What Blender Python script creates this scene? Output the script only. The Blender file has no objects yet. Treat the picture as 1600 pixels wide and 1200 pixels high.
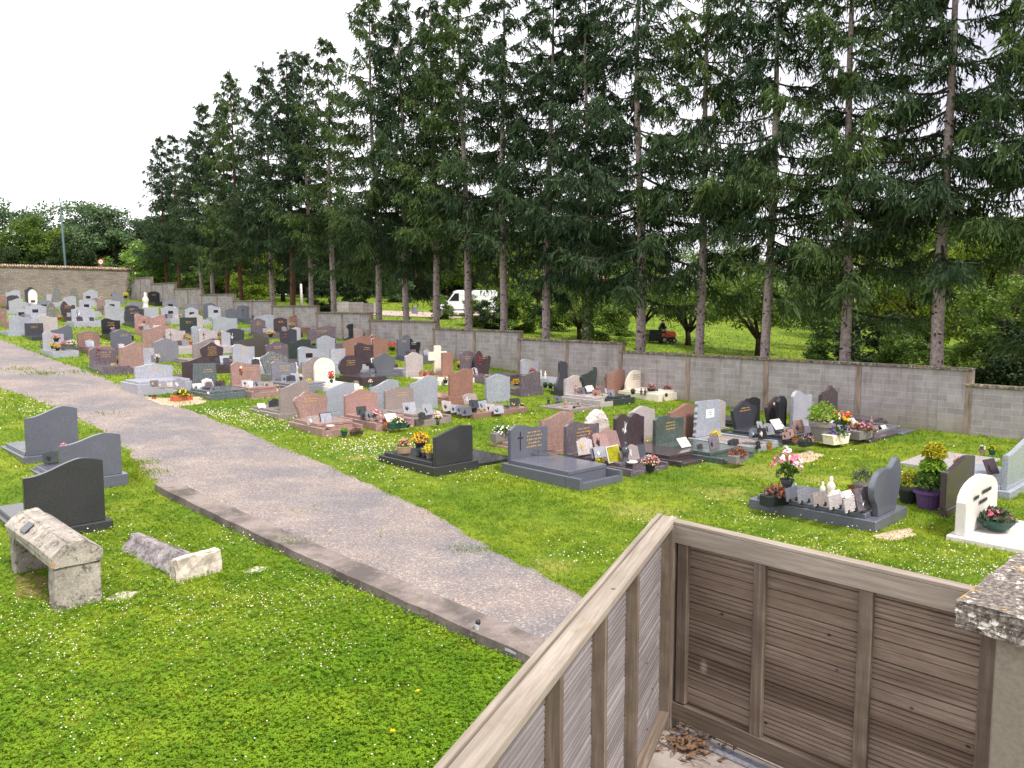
import bpy, bmesh, math, random
import numpy as np
from mathutils import Vector, Matrix
R = math.radians
SC = bpy.context.scene
COL = SC.collection
# ------------------------------------------------------------ camera
F = 1250.0; PITCH = R(5.57); CZ = 4.0
cam = bpy.data.cameras.new("camera"); cam_o = bpy.data.objects.new("camera", cam); COL.objects.link(cam_o)
cam.sensor_width = 36; cam.lens = 36*F/1600; cam.clip_start = 0.05; cam.clip_end = 2000
cam_o.location = (0, 0, CZ); cam_o.rotation_euler = (R(90)-PITCH, 0, 0)
SC.camera = cam_o
# ------------------------------------------------------------ sky, sun, exposure
SUN_EL, SUN_AZ = R(55), R(140)          # azimuth measured from +Y towards +X
w = bpy.data.worlds.new("World"); SC.world = w; w.use_nodes = True
nt = w.node_tree; nt.nodes.clear()
out = nt.nodes.new("ShaderNodeOutputWorld"); bg = nt.nodes.new("ShaderNodeBackground")
sky = nt.nodes.new("ShaderNodeTexSky"); sky.sky_type = 'NISHITA'; sky.sun_disc = False
sky.sun_elevation = SUN_EL; sky.sun_rotation = SUN_AZ; sky.dust_density = 3.0; sky.air_density = 1.2
tc = nt.nodes.new("ShaderNodeTexCoord"); mp = nt.nodes.new("ShaderNodeMapping"); mp.inputs['Scale'].default_value = (1, 1, 2.6)
noi = nt.nodes.new("ShaderNodeTexNoise"); noi.inputs['Scale'].default_value = 2.2; noi.inputs['Detail'].default_value = 6
cr = nt.nodes.new("ShaderNodeValToRGB")
cr.color_ramp.elements[0].position = .3; cr.color_ramp.elements[0].color = (7.6, 7.45, 7.9, 1)
cr.color_ramp.elements[1].position = .7; cr.color_ramp.elements[1].color = (10.4, 10.25, 10.4, 1)
mx = nt.nodes.new("ShaderNodeMix"); mx.data_type = 'RGBA'; mx.inputs[0].default_value = 0.9
nt.links.new(tc.outputs['Generated'], mp.inputs[0]); nt.links.new(mp.outputs[0], noi.inputs['Vector'])
nt.links.new(noi.outputs[0], cr.inputs[0]); nt.links.new(sky.outputs[0], mx.inputs[6]); 
sxyz = nt.nodes.new("ShaderNodeSeparateXYZ"); mrx = nt.nodes.new("ShaderNodeMapRange"); mrx.inputs[1].default_value = -.15; mrx.inputs[2].default_value = .45
nt.links.new(tc.outputs['Generated'], sxyz.inputs[0]); nt.links.new(sxyz.outputs[0], mrx.inputs[0])
thick = nt.nodes.new("ShaderNodeMix"); thick.data_type = 'RGBA'; cr2 = nt.nodes.new("ShaderNodeValToRGB")     # thicker, greyer cloud towards the right
cr2.color_ramp.elements[0].position = .3; cr2.color_ramp.elements[0].color = (3.7, 3.62, 4.15, 1); cr2.color_ramp.elements[1].position = .7; cr2.color_ramp.elements[1].color = (5.6, 5.4, 5.8, 1)
nt.links.new(noi.outputs[0], cr2.inputs[0]); nt.links.new(mrx.outputs[0], thick.inputs[0]); nt.links.new(cr.outputs[0], thick.inputs[6]); nt.links.new(cr2.outputs[0], thick.inputs[7])
nt.links.new(thick.outputs[2], mx.inputs[7])
nt.links.new(mx.outputs[2], bg.inputs[0]); bg.inputs[1].default_value = 0.135; nt.links.new(bg.outputs[0], out.inputs[0])
sl = bpy.data.lights.new("sun", 'SUN'); sl.energy = 3.0; sl.angle = R(10); sl.color = (1, .95, .88)
so = bpy.data.objects.new("sun", sl); COL.objects.link(so)
sd = Vector((math.sin(SUN_AZ)*math.cos(SUN_EL), math.cos(SUN_AZ)*math.cos(SUN_EL), math.sin(SUN_EL)))
so.rotation_euler = sd.to_track_quat('Z', 'Y').to_euler()
SC.view_settings.view_transform = 'Standard'; SC.view_settings.look = 'None'
SC.view_settings.exposure = 0.78; SC.view_settings.gamma = 1
SC.cycles.max_bounces = 5; SC.cycles.diffuse_bounces = 3; SC.cycles.transparent_max_bounces = 4
SC.cycles.use_denoising = True
# ------------------------------------------------------------ geometry of the place
D = np.array([-.695, .72]); D /= np.linalg.norm(D)      # up the slope, along the block wall
E = np.array([D[1], -D[0]])                              # across, along the rows of graves
RZ = math.atan2(E[1], E[0])
def hbase(s): return .073*3*np.logaddexp(0, (np.minimum(s, 92+4*np.tanh((s-92)/20.))-17.6)/3)
QK = [0.0]
def g(x, y):
    s = D[0]*x+D[1]*y; q = E[0]*x+E[1]*y
    z = hbase(s)
    k = 1/(1+np.exp(np.clip((q-QK[0])/.02, -60, 60)))*1/(1+np.exp(np.clip((s-18)/1.2, -60, 60)))
    return z-.14*k
def ray(u, v):
    k = (v-600)/F
    return np.array([(u-800)/F, math.cos(PITCH)-k*math.sin(PITCH), -math.sin(PITCH)-k*math.cos(PITCH)])
def hit(u, v, h=0.0):
    d = ray(u, v); f = lambda t: CZ+d[2]*t-float(g(d[0]*t, d[1]*t))-h
    t = 1.5
    while f(t) > 0 and t < 400: t += .25
    a, b = t-.25, t
    for _ in range(30):
        m = (a+b)/2
        if f(m) > 0: a = m
        else: b = m
    return np.array([d[0]*b, d[1]*b, CZ+d[2]*b])
def hitz(u, v, z):
    d = ray(u, v); t = (z-CZ)/d[2]; return np.array([d[0]*t, d[1]*t, z])
def proj(p):
    x, y, z = p[0], p[1], p[2]-CZ
    dep = y*math.cos(PITCH)-z*math.sin(PITCH); up = y*math.sin(PITCH)+z*math.cos(PITCH)
    return 800+F*x/dep, 600-F*up/dep
def topz(P, v):           # height at which the vertical through P meets image row v
    k = (v-600)/F
    sl_ = (-math.sin(PITCH)-k*math.cos(PITCH))/(math.cos(PITCH)-k*math.sin(PITCH))
    return CZ+sl_*P[1]
def sq(s, q): return D*s+E*q
def line_u(u, p0, d0):    # point of the plan line p0+t*d0 seen in column u, roughly at eye height
    a = (u-800)/F*1.0
    t = (p0[0]-a*p0[1])/(a*d0[1]-d0[0]); return p0+d0*t, t
pk = hitz(540, 898, 0.0); QK[0] = float(E[0]*pk[0]+E[1]*pk[1])
# ------------------------------------------------------------ mesh builder
class MB:
    def __init__(s): s.v = []; s.f = []
    def add(s, vs, fs):
        o = len(s.v); s.v += [tuple(map(float, p)) for p in vs]; s.f += [tuple(i+o for i in f) for f in fs]; return s
    def box(s, x0, x1, y0, y1, z0, z1, M=None):
        vs = [(x0,y0,z0),(x1,y0,z0),(x1,y1,z0),(x0,y1,z0),(x0,y0,z1),(x1,y0,z1),(x1,y1,z1),(x0,y1,z1)]
        if M is not None: vs = [M @ Vector(p) for p in vs]
        return s.add(vs, [(0,3,2,1),(4,5,6,7),(0,1,5,4),(1,2,6,5),(2,3,7,6),(3,0,4,7)])
    def prism(s, poly, y0, y1, M=None):        # poly in x,z ; thickness in y
        n = len(poly)
        vs = [(p[0], y0, p[1]) for p in poly]+[(p[0], y1, p[1]) for p in poly]
        if M is not None: vs = [M @ Vector(p) for p in vs]
        return s.add(vs, [tuple(range(n)), tuple(range(2*n-1, n-1, -1))]+[(i, n+i, n+(i+1) % n, (i+1) % n) for i in range(n)])
    def flat(s, poly, z0, z1, M=None):         # poly in x,y
        n = len(poly)
        vs = [(p[0], p[1], z0) for p in poly]+[(p[0], p[1], z1) for p in poly]
        if M is not None: vs = [M @ Vector(p) for p in vs]
        return s.add(vs, [tuple(range(n-1, -1, -1)), tuple(range(n, 2*n))]+[(i, (i+1) % n, n+(i+1) % n, n+i) for i in range(n)])
    def lathe(s, prof, n=12, M=None, c=(0,0,0)):
        vs = []; fs = []
        for r, z in prof:
            for i in range(n):
                a = 2*math.pi*i/n; vs.append((c[0]+r*math.cos(a), c[1]+r*math.sin(a), c[2]+z))
        for j in range(len(prof)-1):
            for i in range(n):
                fs.append((j*n+i, j*n+(i+1) % n, (j+1)*n+(i+1) % n, (j+1)*n+i))
        fs += [tuple(range(n-1, -1, -1)), tuple((len(prof)-1)*n+i for i in range(n))]
        if M is not None: vs = [M @ Vector(p) for p in vs]
        return s.add(vs, fs)
    def tube(s, pts, rad, n=7):
        pts = [Vector(p) for p in pts]; vs = []; fs = []
        for j, p in enumerate(pts):
            a = pts[max(j-1, 0)]; b = pts[min(j+1, len(pts)-1)]; d = (b-a).normalized()
            u = d.cross(Vector((.3, .9, .2))).normalized(); w_ = d.cross(u)
            r = rad[j] if hasattr(rad, '__len__') else rad
            for i in range(n):
                t = 2*math.pi*i/n; vs.append(p+u*math.cos(t)*r+w_*math.sin(t)*r)
        for j in range(len(pts)-1):
            for i in range(n): fs.append((j*n+i, j*n+(i+1) % n, (j+1)*n+(i+1) % n, (j+1)*n+i))
        fs += [tuple(range(n-1, -1, -1)), tuple((len(pts)-1)*n+i for i in range(n))]
        return s.add(vs, fs)
    def build(s, name, mat, parent=None, bevel=0, smooth=False, loc=None, rz=None, seg=1):
        me = bpy.data.meshes.new(name); me.from_pydata(s.v, [], s.f)
        if bevel or smooth:
            bm = bmesh.new(); bm.from_mesh(me)
            bmesh.ops.recalc_face_normals(bm, faces=bm.faces)
            if bevel:
                ed = [e for e in bm.edges if len(e.link_faces) == 2 and e.calc_face_angle(0) > .5]
                bmesh.ops.bevel(bm, geom=ed, offset=bevel, segments=seg, affect='EDGES', clamp_overlap=True)
            if smooth:
                for f in bm.faces: f.smooth = True
            bm.to_mesh(me); bm.free()
        me.materials.append(mat)
        o = bpy.data.objects.new(name, me); COL.objects.link(o)
        if parent is not None: o.parent = parent
        if loc is not None: o.location = loc
        if rz is not None: o.rotation_euler = (0, 0, rz)
        return o
def raw(name, verts, faces_flat, nper, mat, parent=None, smooth=False):
    me = bpy.data.meshes.new(name); nv = len(verts); nf = len(faces_flat)//nper
    me.vertices.add(nv); me.vertices.foreach_set('co', np.asarray(verts, np.float32).ravel())
    me.loops.add(nf*nper); me.loops.foreach_set('vertex_index', np.asarray(faces_flat, np.int32).ravel())
    me.polygons.add(nf); me.polygons.foreach_set('loop_start', np.arange(0, nf*nper, nper, dtype=np.int32))
    me.polygons.foreach_set('loop_total', np.full(nf, nper, np.int32))
    me.update(calc_edges=True); me.materials.append(mat)
    if smooth: me.polygons.foreach_set('use_smooth', np.ones(nf, bool))
    o = bpy.data.objects.new(name, me); COL.objects.link(o)
    if parent is not None: o.parent = parent
    return o
def quads(name, P, A, B, mat, parent=None):       # quads centred P with half axes A, B
    v = np.stack([P-A-B*.35, P+B*-.9, P+A-B*.1, P+B*.9], 1) if False else np.stack([P-A-B, P+A-B, P+A+B, P-A+B], 1)
    return raw(name, v.reshape(-1, 3), np.arange(len(P)*4), 4, mat, parent)
def rhombs(name, P, A, B, mat, parent=None):      # leaf-like diamonds: long half axis A, short half axis B
    v = np.stack([P-A, P-A*.1-B, P+A, P-A*.1+B], 1)
    return raw(name, v.reshape(-1, 3), np.arange(len(P)*4), 4, mat, parent)
def tag(o, label=None, cat=None, group=None, kind=None):
    if label: o['label'] = label
    if cat: o['category'] = cat
    if group: o['group'] = group
    if kind: o['kind'] = kind
    return o
def empty(name, loc, rz=0, label=None, cat=None, group=None):
    o = bpy.data.objects.new(name, None); COL.objects.link(o); o.location = tuple(map(float, loc)); o.rotation_euler = (0, 0, rz)
    o.empty_display_size = .1
    return tag(o, label, cat, group)
def copy_tree(o, parent=None):
    c = o.copy(); COL.objects.link(c); c.parent = parent
    for ch in o.children: copy_tree(ch, c)
    return c
# ------------------------------------------------------------ materials
def lin(c): return tuple((x/255/12.92 if x/255 <= .04045 else ((x/255+.055)/1.055)**2.4) for x in c)
class NT:
    def __init__(s, name):
        s.m = bpy.data.materials.new(name); s.m.use_nodes = True; s.t = s.m.node_tree
        s.b = s.t.nodes['Principled BSDF']; s.co = None
    def n(s, ty, **kw):
        x = s.t.nodes.new(ty)
        for k, v in kw.items():
            if k.startswith('i_'): x.inputs[k[2:].replace('_', ' ')].default_value = v
            else: setattr(x, k, v)
        return x
    def l(s, a, b): s.t.links.new(a, b)
    def coord(s, scale=(1,1,1), rnd=True, rot=(0,0,0)):
        tc = s.n('ShaderNodeTexCoord'); mp = s.n('ShaderNodeMapping'); mp.inputs['Scale'].default_value = scale; mp.inputs['Rotation'].default_value = rot
        s.l(tc.outputs['Object'], mp.inputs[0])
        if rnd:
            oi = s.n('ShaderNodeObjectInfo'); mu = s.n('ShaderNodeMath', operation='MULTIPLY'); mu.inputs[1].default_value = 37.
            s.l(oi.outputs['Random'], mu.inputs[0]); s.l(mu.outputs[0], mp.inputs['Location'])
        return mp.outputs[0]
    def noise(s, co, scale, detail=3, rough=.55, dist=0):
        x = s.n('ShaderNodeTexNoise'); x.inputs['Scale'].default_value = scale; x.inputs['Detail'].default_value = detail
        x.inputs['Roughness'].default_value = rough; x.inputs['Distortion'].default_value = dist; s.l(co, x.inputs['Vector']); return x.outputs[0]
    def ramp(s, fac, stops, interp='LINEAR'):
        x = s.n('ShaderNodeValToRGB'); r = x.color_ramp; r.interpolation = interp
        while len(r.elements) < len(stops): r.elements.new(.5)
        for e, (p, c) in zip(r.elements, stops):
            e.position = p; e.color = (c[0], c[1], c[2], 1) if hasattr(c, '__len__') else (c, c, c, 1)
        s.l(fac, x.inputs[0]); return x.outputs[0]
    def mix(s, fac, a, b, bt='MIX'):
        x = s.n('ShaderNodeMix', data_type='RGBA', blend_type=bt)
        for i, v in ((0, fac), (6, a), (7, b)):
            if isinstance(v, (int, float)): x.inputs[i].default_value = v
            elif isinstance(v, tuple): x.inputs[i].default_value = (*v[:3], 1)
            else: s.l(v, x.inputs[i])
        return x.outputs[2]
    def base(s, c):
        if isinstance(c, tuple): s.b.inputs['Base Color'].default_value = (*c[:3], 1)
        else: s.l(c, s.b.inputs['Base Color'])
    def bump(s, h, strength=.3, dist=.01):
        x = s.n('ShaderNodeBump'); x.inputs['Strength'].default_value = strength; x.inputs['Distance'].default_value = dist
        s.l(h, x.inputs['Height']); s.l(x.outputs[0], s.b.inputs['Normal'])
    def rough(s, r, spec=.5):
        s.b.inputs['Roughness'].default_value = r; s.b.inputs['Specular IOR Level'].default_value = spec
def scale3(c, k): return tuple(min(1, x*k) for x in c)
def granite(name, rgb, dark=.62, light=1.4, rough=.2, veins=0, scale=34):
    mm = sum(rgb)/3; rgb = tuple(mm+(x-mm)*.72 for x in rgb)
    k = NT(name); c = lin(rgb); co = k.coord()
    n1 = k.noise(co, scale, 3, .7); col = k.ramp(n1, [(.36, scale3(c, dark)), (.5, c), (.64, scale3(c, light))])
    n2 = k.noise(co, 2.2, 4); col = k.mix(k.ramp(n2, [(.3, 0), (.7, .5)]), col, scale3(c, .72), 'MIX')
    if veins:
        co2 = k.coord((1, 1, .35), rot=(0, .6, 0)); n3 = k.noise(co2, 7, 4, .6, 2.5)
        col = k.mix(k.ramp(n3, [(.42, 0), (.55, veins)]), col, scale3(c, .42))
        col = k.mix(k.ramp(n3, [(.6, 0), (.7, veins*.6)]), col, scale3(c, 1.9))
    k.base(col); k.rough(rough, .5); return k.m
def plain(name, c, rough=.6, spec=.4, var=.15, scale=20):
    k = NT(name); c = lin(c); n1 = k.noise(k.coord(), scale, 3)
    k.base(k.mix(n1, scale3(c, 1-var), scale3(c, 1+var))); k.rough(rough, spec); return k.m
M = {}
G_ = granite
M['lg'] = G_('light_grey_granite', (158, 160, 172)); M['mg'] = G_('mid_grey_granite', (122, 122, 134))
M['bg'] = G_('blue_grey_granite', (94, 97, 112), .78, 1.25, scale=60); M['dg'] = G_('dark_grey_granite', (64, 65, 76), .8, 1.2, scale=60)
M['bk'] = G_('black_granite', (40, 41, 46), .8, 1.2, .18); M['ch'] = G_('charcoal_granite', (58, 58, 62), .85, 1.2, .2)
M['pk'] = G_('pink_granite', (168, 124, 116)); M['br'] = G_('brown_pink_granite', (142, 104, 96))
M['ta'] = G_('taupe_granite', (146, 130, 126)); M['be'] = G_('beige_grey_granite', (176, 164, 164))
M['gn'] = G_('dark_green_granite', (58, 68, 66), .6, 1.4, veins=.3); M['sg'] = G_('speckled_green_grey_granite', (92, 102, 106), .4, 1.7, scale=30)
M['mv'] = G_('mauve_veined_granite', (112, 98, 108), veins=.55); M['dm'] = G_('dark_mauve_granite', (80, 64, 70), veins=.4)
M['st'] = G_('striped_grey_granite', (128, 130, 136), veins=.8); M['or'] = G_('olive_brown_granite', (82, 76, 70), .8, 1.2)
M['lb'] = G_('pale_blue_granite', (150, 156, 170), .7, 1.35); M['gr'] = G_('green_veined_granite', (82, 98, 92), veins=.5)
M['rb'] = G_('red_brown_granite', (152, 104, 88)); M['sa'] = G_('salmon_veined_granite', (166, 126, 116), veins=.3)
M['cr'] = G_('cream_limestone', (232, 216, 194), .93, 1.05, .7, scale=12); M['wh'] = G_('white_stone', (214, 206, 198), .94, 1.05, .5, scale=14)
M['bo'] = G_('pale_boulder_stone', (205, 188, 178), .6, 1.15, .9, scale=9); M['bb'] = G_('brown_boulder_stone', (140, 118, 104), .6, 1.2, .9, scale=14)
M['os'] = G_('old_mossy_stone', (112, 112, 106), .5, 1.3, .9, scale=12)
M['gold'] = plain('gold_lettering', (205, 165, 90), .4, .5); M['white'] = plain('white_paint', (225, 225, 228), .5, .4, .05)
M['ink'] = plain('dark_engraving', (45, 42, 45), .6); M['dmetal'] = plain('bronze_metal', (62, 50, 44), .4, .6)
M['concrete'] = plain('rough_concrete', (150, 138, 122), .9, .2, .25, 14)
M['terra'] = plain('terracotta', (176, 98, 66), .8, .2); M['bpot'] = plain('black_plastic', (36, 40, 42), .45, .4)
M['gpot'] = plain('green_plastic', (34, 72, 62), .45, .4); M['gyp'] = plain('grey_pot_stone', (120, 114, 112), .8, .2)
M['wpot'] = plain('white_stone_urn', (222, 212, 190), .7, .3); M['purp'] = plain('purple_plastic', (88, 62, 108), .45, .4)
M['straw'] = plain('straw', (176, 154, 130), .9, .1, .4, 60); M['bluepot'] = plain('blue_ceramic', (60, 120, 140), .4, .4)
M['redpot'] = plain('red_pot', (170, 40, 60), .5, .4)
for nm, c in dict(pink=(226, 110, 140), lpink=(240, 186, 190), white=(236, 228, 222), red=(196, 44, 52), yellow=(226, 196, 40), orange=(228, 140, 40),
                  salmon=(238, 150, 110), purple=(110, 80, 160), rust=(150, 84, 66), cream=(232, 214, 176), mauve=(190, 130, 150)).items():
    M['f_'+nm] = plain('petals_'+nm, c, .8, .1, .2, 30)
def leafmat(name, c1, c2, tr=.25, scale=.8, rough=.55, spec=.25):
    k = NT(name); c1, c2 = lin(c1), lin(c2)
    n1 = k.noise(k.coord(), scale, 3); n2 = k.noise(k.coord((1,1,1)), scale*9, 2)
    a = k.mix(k.ramp(n1, [(.35, 0), (.65, 1)]), c1, c2); a = k.mix(k.ramp(n2, [(.35, .5), (.65, 0)]), a, scale3(c1, .55))
    k.base(a); k.rough(rough, spec)
    if tr:
        t = k.n('ShaderNodeBsdfTranslucent'); k.l(a, t.inputs[0]); ms = k.n('ShaderNodeMixShader'); ms.inputs[0].default_value = tr
        k.l(k.b.outputs[0], ms.inputs[1]); k.l(t.outputs[0], ms.inputs[2]); k.l(ms.outputs[0], k.t.nodes['Material Output'].inputs[0])
    return k.m
M['leaf'] = leafmat('leaf_green', (62, 92, 38), (98, 128, 48), scale=6)
M['leafb'] = leafmat('leaf_bright', (110, 150, 40), (150, 178, 60), scale=6)
M['leafy'] = leafmat('leaf_yellow_green', (150, 150, 30), (196, 186, 50), scale=6)
M['leafd'] = leafmat('leaf_grey_green', (78, 88, 66), (110, 116, 92), scale=6)
M['heath'] = leafmat('heather_rust', (112, 84, 66), (150, 100, 86), scale=6)
M['dry'] = leafmat('dry_grass_ball', (170, 148, 116), (196, 174, 140), scale=6)
# ------------------------------------------------------------ ground, path
rng = np.random.default_rng(7); random.seed(7)
def g(x, y):
    s = D[0]*x+D[1]*y; q = E[0]*x+E[1]*y
    k = 1/(1+np.exp(np.clip((q-QK[0])/.02, -60, 60)))*1/(1+np.exp(np.clip((s-19.9)/.4, -60, 60)))
    return hbase(s)-.14*k
DRY = [(hit(1185, 735)[:2], 1.5), (hit(1275, 748)[:2], .9), (hit(1010, 800)[:2], 1.2), (hit(1300, 690)[:2], 1.3), (hit(860, 885)[:2], .7), (hit(560, 715)[:2], .8), (hit(1130, 770)[:2], 1.0)]
def drypatch(k, co, col, amt):
    n_ = k.noise(co, 1.6, 4, .7)
    for c_, r_ in DRY:
        vm = k.n('ShaderNodeVectorMath', operation='DISTANCE'); vm.inputs[1].default_value = (c_[0], c_[1], float(g(c_[0], c_[1]))); k.l(co, vm.inputs[0])
        ma = k.n('ShaderNodeMath', operation='MULTIPLY_ADD'); ma.inputs[1].default_value = -1/(2.2*r_); k.l(vm.outputs['Value'], ma.inputs[0]); k.l(n_, ma.inputs[2])
        col = k.mix(k.ramp(ma.outputs[0], [(.16, 0), (.55, amt*.75)]), col, lin((146, 140, 74)))
    return col
def groundmat(name):
    k = NT(name); co = k.coord(rnd=False)
    a = k.noise(co, .35, 4, .6); b = k.noise(co, 2.1, 4, .6); c = k.noise(co, 22, 3, .7)
    col = k.mix(k.ramp(a, [(.35, 0), (.65, 1)]), lin((92, 118, 34)), lin((132, 146, 44)))
    col = k.mix(k.ramp(b, [(.4, 0), (.62, .6)]), col, lin((74, 98, 28)))
    d = k.noise(co, .55, 5, .7); col = k.mix(k.ramp(d, [(.64, 0), (.74, .6)]), col, lin((156, 142, 92)))
    col = k.mix(k.ramp(c, [(.3, .75), (.55, 0)]), col, lin((44, 58, 20)))
    col = drypatch(k, co, col, .9)
    k.base(col); k.rough(.9, .1); k.bump(c, .6, .03); return k.m
s_ax = np.concatenate([np.linspace(-60, -6, 10), np.arange(-5, 100, .5), np.linspace(101, 420, 22)])
q_ax = np.concatenate([np.linspace(-220, -12, 16), np.arange(-11, QK[0]-.4, .5), QK[0]+np.array([-.3, -.12, -.07, -.03, 0, .03, .07, .12]), np.arange(QK[0]+.4, 62, .5), np.linspace(63, 420, 26)])
S_, Q_ = np.meshgrid(s_ax, q_ax, indexing='ij'); X_ = D[0]*S_+E[0]*Q_; Y_ = D[1]*S_+E[1]*Q_
V_ = np.stack([X_, Y_, g(X_, Y_)], -1).reshape(-1, 3); n0, n1 = S_.shape
I_ = (np.arange(n0-1)[:, None]*n1+np.arange(n1-1)[None]).ravel()
FQ = np.stack([I_, I_+1, I_+n1+1, I_+n1], 1)[:, ::-1]
tag(raw('ground', V_, FQ.ravel(), 4, groundmat('lawn_soil'), smooth=True), kind='structure')
def sqof(p): return float(D[0]*p[0]+D[1]*p[1]), float(E[0]*p[0]+E[1]*p[1])
RE = [(1000,975),(915,935),(860,905),(790,870),(700,818),(620,777),(560,747),(500,722),(440,697),(400,682),(350,662),(300,642),(255,628),(215,612),(180,599),(140,582),(110,571),(70,556),(30,541),(0,531)]
LE = [(250,757),(222,742),(212,722),(196,700),(150,668),(95,640),(45,620),(0,608)]
re_ = sorted(sqof(hit(*p)) for p in RE); le_ = sorted(sqof(hit(*p)) for p in LE)
sA = np.arange(-4, 75, .14); sk1 = sqof(hit(250, 757))[0]
qr = np.interp(sA, [p[0] for p in re_], [p[1] for p in re_])
slope = (re_[-1][1]-re_[-4][1])/(re_[-1][0]-re_[-4][0]); qr = np.where(sA > re_[-1][0], re_[-1][1]+slope*(sA-re_[-1][0]), qr)
qr = np.where(sA < re_[0][0], re_[0][1]+.1*(sA-re_[0][0]), qr)
ql = np.interp(sA, [p[0] for p in le_], [p[1] for p in le_]); ql = np.where(sA > le_[-1][0], le_[-1][1]+slope*(sA-le_[-1][0]), ql)
ql = np.where(sA < sk1, QK[0]+.33, ql)
jit = lambda n, a: a*np.interp(np.arange(n), np.arange(0, n+4, 2), rng.normal(size=len(np.arange(0, n+4, 2))))
qr = qr+jit(len(sA), .035)+.07*np.sin(sA*.9)*np.sin(sA*.37); ql = ql+np.where(sA < sk1, 0, jit(len(sA), .035)); ql = np.minimum(ql, qr-.5)
vs = []; nc = 13
for s_, a, b in zip(sA, ql, qr):
    for j in range(nc):
        q_ = a+(b-a)*j/(nc-1); p = sq(s_, q_); vs.append((p[0], p[1], float(g(p[0], p[1]))+(.03 if 0 < j < nc-1 else .004)))
I_ = (np.arange(len(sA)-1)[:, None]*nc+np.arange(nc-1)[None]).ravel()
k = NT('gravel'); co = k.coord(rnd=False)
a = k.noise(co, .45, 3, .55); b = k.noise(co, 1.1, 3, .6); c = k.noise(co, 70, 2, .6)
col = k.mix(k.ramp(a, [(.38, 0), (.62, 1)]), lin((126, 121, 122)), lin((154, 140, 132)))
col = k.mix(k.ramp(b, [(.5, 0), (.72, .55)]), col, lin((170, 158, 146)))
x = k.n('ShaderNodeTexVoronoi'); x.inputs['Scale'].default_value = 42; k.l(co, x.inputs['Vector']); sx_ = k.n('ShaderNodeSeparateColor'); k.l(x.outputs['Color'], sx_.inputs[0])
col = k.mix(.8, col, k.ramp(sx_.outputs[0], [(0, (.3,.3,.31)), (.45, (.46,.46,.46)), (.85, (.6,.59,.58)), (.93, (.85,.84,.83)), (1, (.95,.94,.93))]), 'OVERLAY')
col = k.mix(k.ramp(x.outputs['Distance'], [(.25, 0), (.6, .35)]), col, lin((84, 80, 82))); col = k.mix(k.ramp(c, [(.35, .35), (.5, 0)]), col, lin((92, 86, 86)))
k.base(col); k.rough(.9, .15); k.bump(x.outputs['Distance'], -.6, .02); GRAVEL = k.m
tag(raw('gravel_path', np.array(vs), np.stack([I_, I_+nc, I_+nc+1, I_+1], 1)[:, ::-1].ravel(), 4, GRAVEL, smooth=True), kind='structure')
# concrete strip along the path
k = NT('stained_concrete'); co = k.coord(rnd=False)
a = k.noise(co, 1.1, 5, .65); b = k.noise(co, 9, 4, .7); c = k.noise(co, 60, 2)
col = k.mix(k.ramp(a, [(.4, 0), (.6, 1)]), lin((92, 84, 82)), lin((138, 126, 120)))
col = k.mix(k.ramp(b, [(.58, 0), (.68, .8)]), col, lin((148, 136, 124))); col = k.mix(k.ramp(c, [(.3, .5), (.5, 0)]), col, lin((84, 76, 72)))
md = k.noise(co, 2.6, 5, .75); col = k.mix(k.ramp(md, [(.55, 0), (.66, .6)]), col, lin((84, 86, 58)))
k.base(col); k.rough(.9, .2); k.bump(b, .6, .015); CONC = k.m
mb = MB(); ss = np.arange(-2, sk1+.01, .5); ss[-1] = sk1
vs = []
for i, s_ in enumerate(ss):
    zb = float(hbase(np.array(s_)))
    for q_, z_ in ((QK[0]-.06+.015*math.sin(i*2.3), -.35), (QK[0]-.055+.015*math.sin(i*2.3), .025), (QK[0]+.4, .03), (QK[0]+.45, -.1)):
        p = sq(s_, q_); vs.append((p[0], p[1], zb+z_))
fs = []
for i in range(len(ss)-1):
    for j in range(3): fs.append((i*4+j, i*4+j+1, i*4+4+j+1, i*4+4+j))
fs += [(0, 1, 2, 3), tuple(4*(len(ss)-1)+j for j in (3, 2, 1, 0))]
mb.add(vs, fs); tag(mb.build('kerb', CONC), kind='structure')
# ------------------------------------------------------------ block wall
def solve_line(u, p0, d0, z=2.5):
    f = lambda t: proj((p0[0]+d0[0]*t, p0[1]+d0[1]*t, z))[0]-u
    a, b = (-18., 110.) if d0[1] > 0 else (0., (p0[1]-1.2)/-d0[1])
    up_ = f(b) > f(a)
    for _ in range(50):
        m = (a+b)/2
        if (f(m) > 0) != up_: a = m
        else: b = m
    return a
k = NT('concrete_blocks'); tcn = k.n('ShaderNodeTexCoord'); sp = k.n('ShaderNodeSeparateXYZ'); cb = k.n('ShaderNodeCombineXYZ')
k.l(tcn.outputs['Object'], sp.inputs[0]); k.l(sp.outputs[0], cb.inputs[0]); k.l(sp.outputs[2], cb.inputs[1])
br = k.n('ShaderNodeTexBrick'); k.l(cb.outputs[0], br.inputs['Vector'])
for nm, v in (('Scale', 1), ('Brick Width', .5), ('Row Height', .2), ('Mortar Size', .009), ('Mortar Smooth', .3), ('Bias', 0)): br.inputs[nm].default_value = v
br.inputs['Color1'].default_value = (*lin((148, 142, 143)), 1); br.inputs['Color2'].default_value = (*lin((166, 160, 160)), 1); br.inputs['Mortar'].default_value = (*lin((182, 175, 171)), 1)
co = k.coord(); a = k.noise(co, 1.4, 5, .7); b = k.noise(co, 40, 3, .7)
col = k.mix(k.ramp(a, [(.4, 0), (.7, .5)]), br.outputs[0], lin((118, 106, 104))); col = k.mix(k.ramp(b, [(.3, .35), (.5, 0)]), col, lin((100, 92, 94)))
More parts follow.
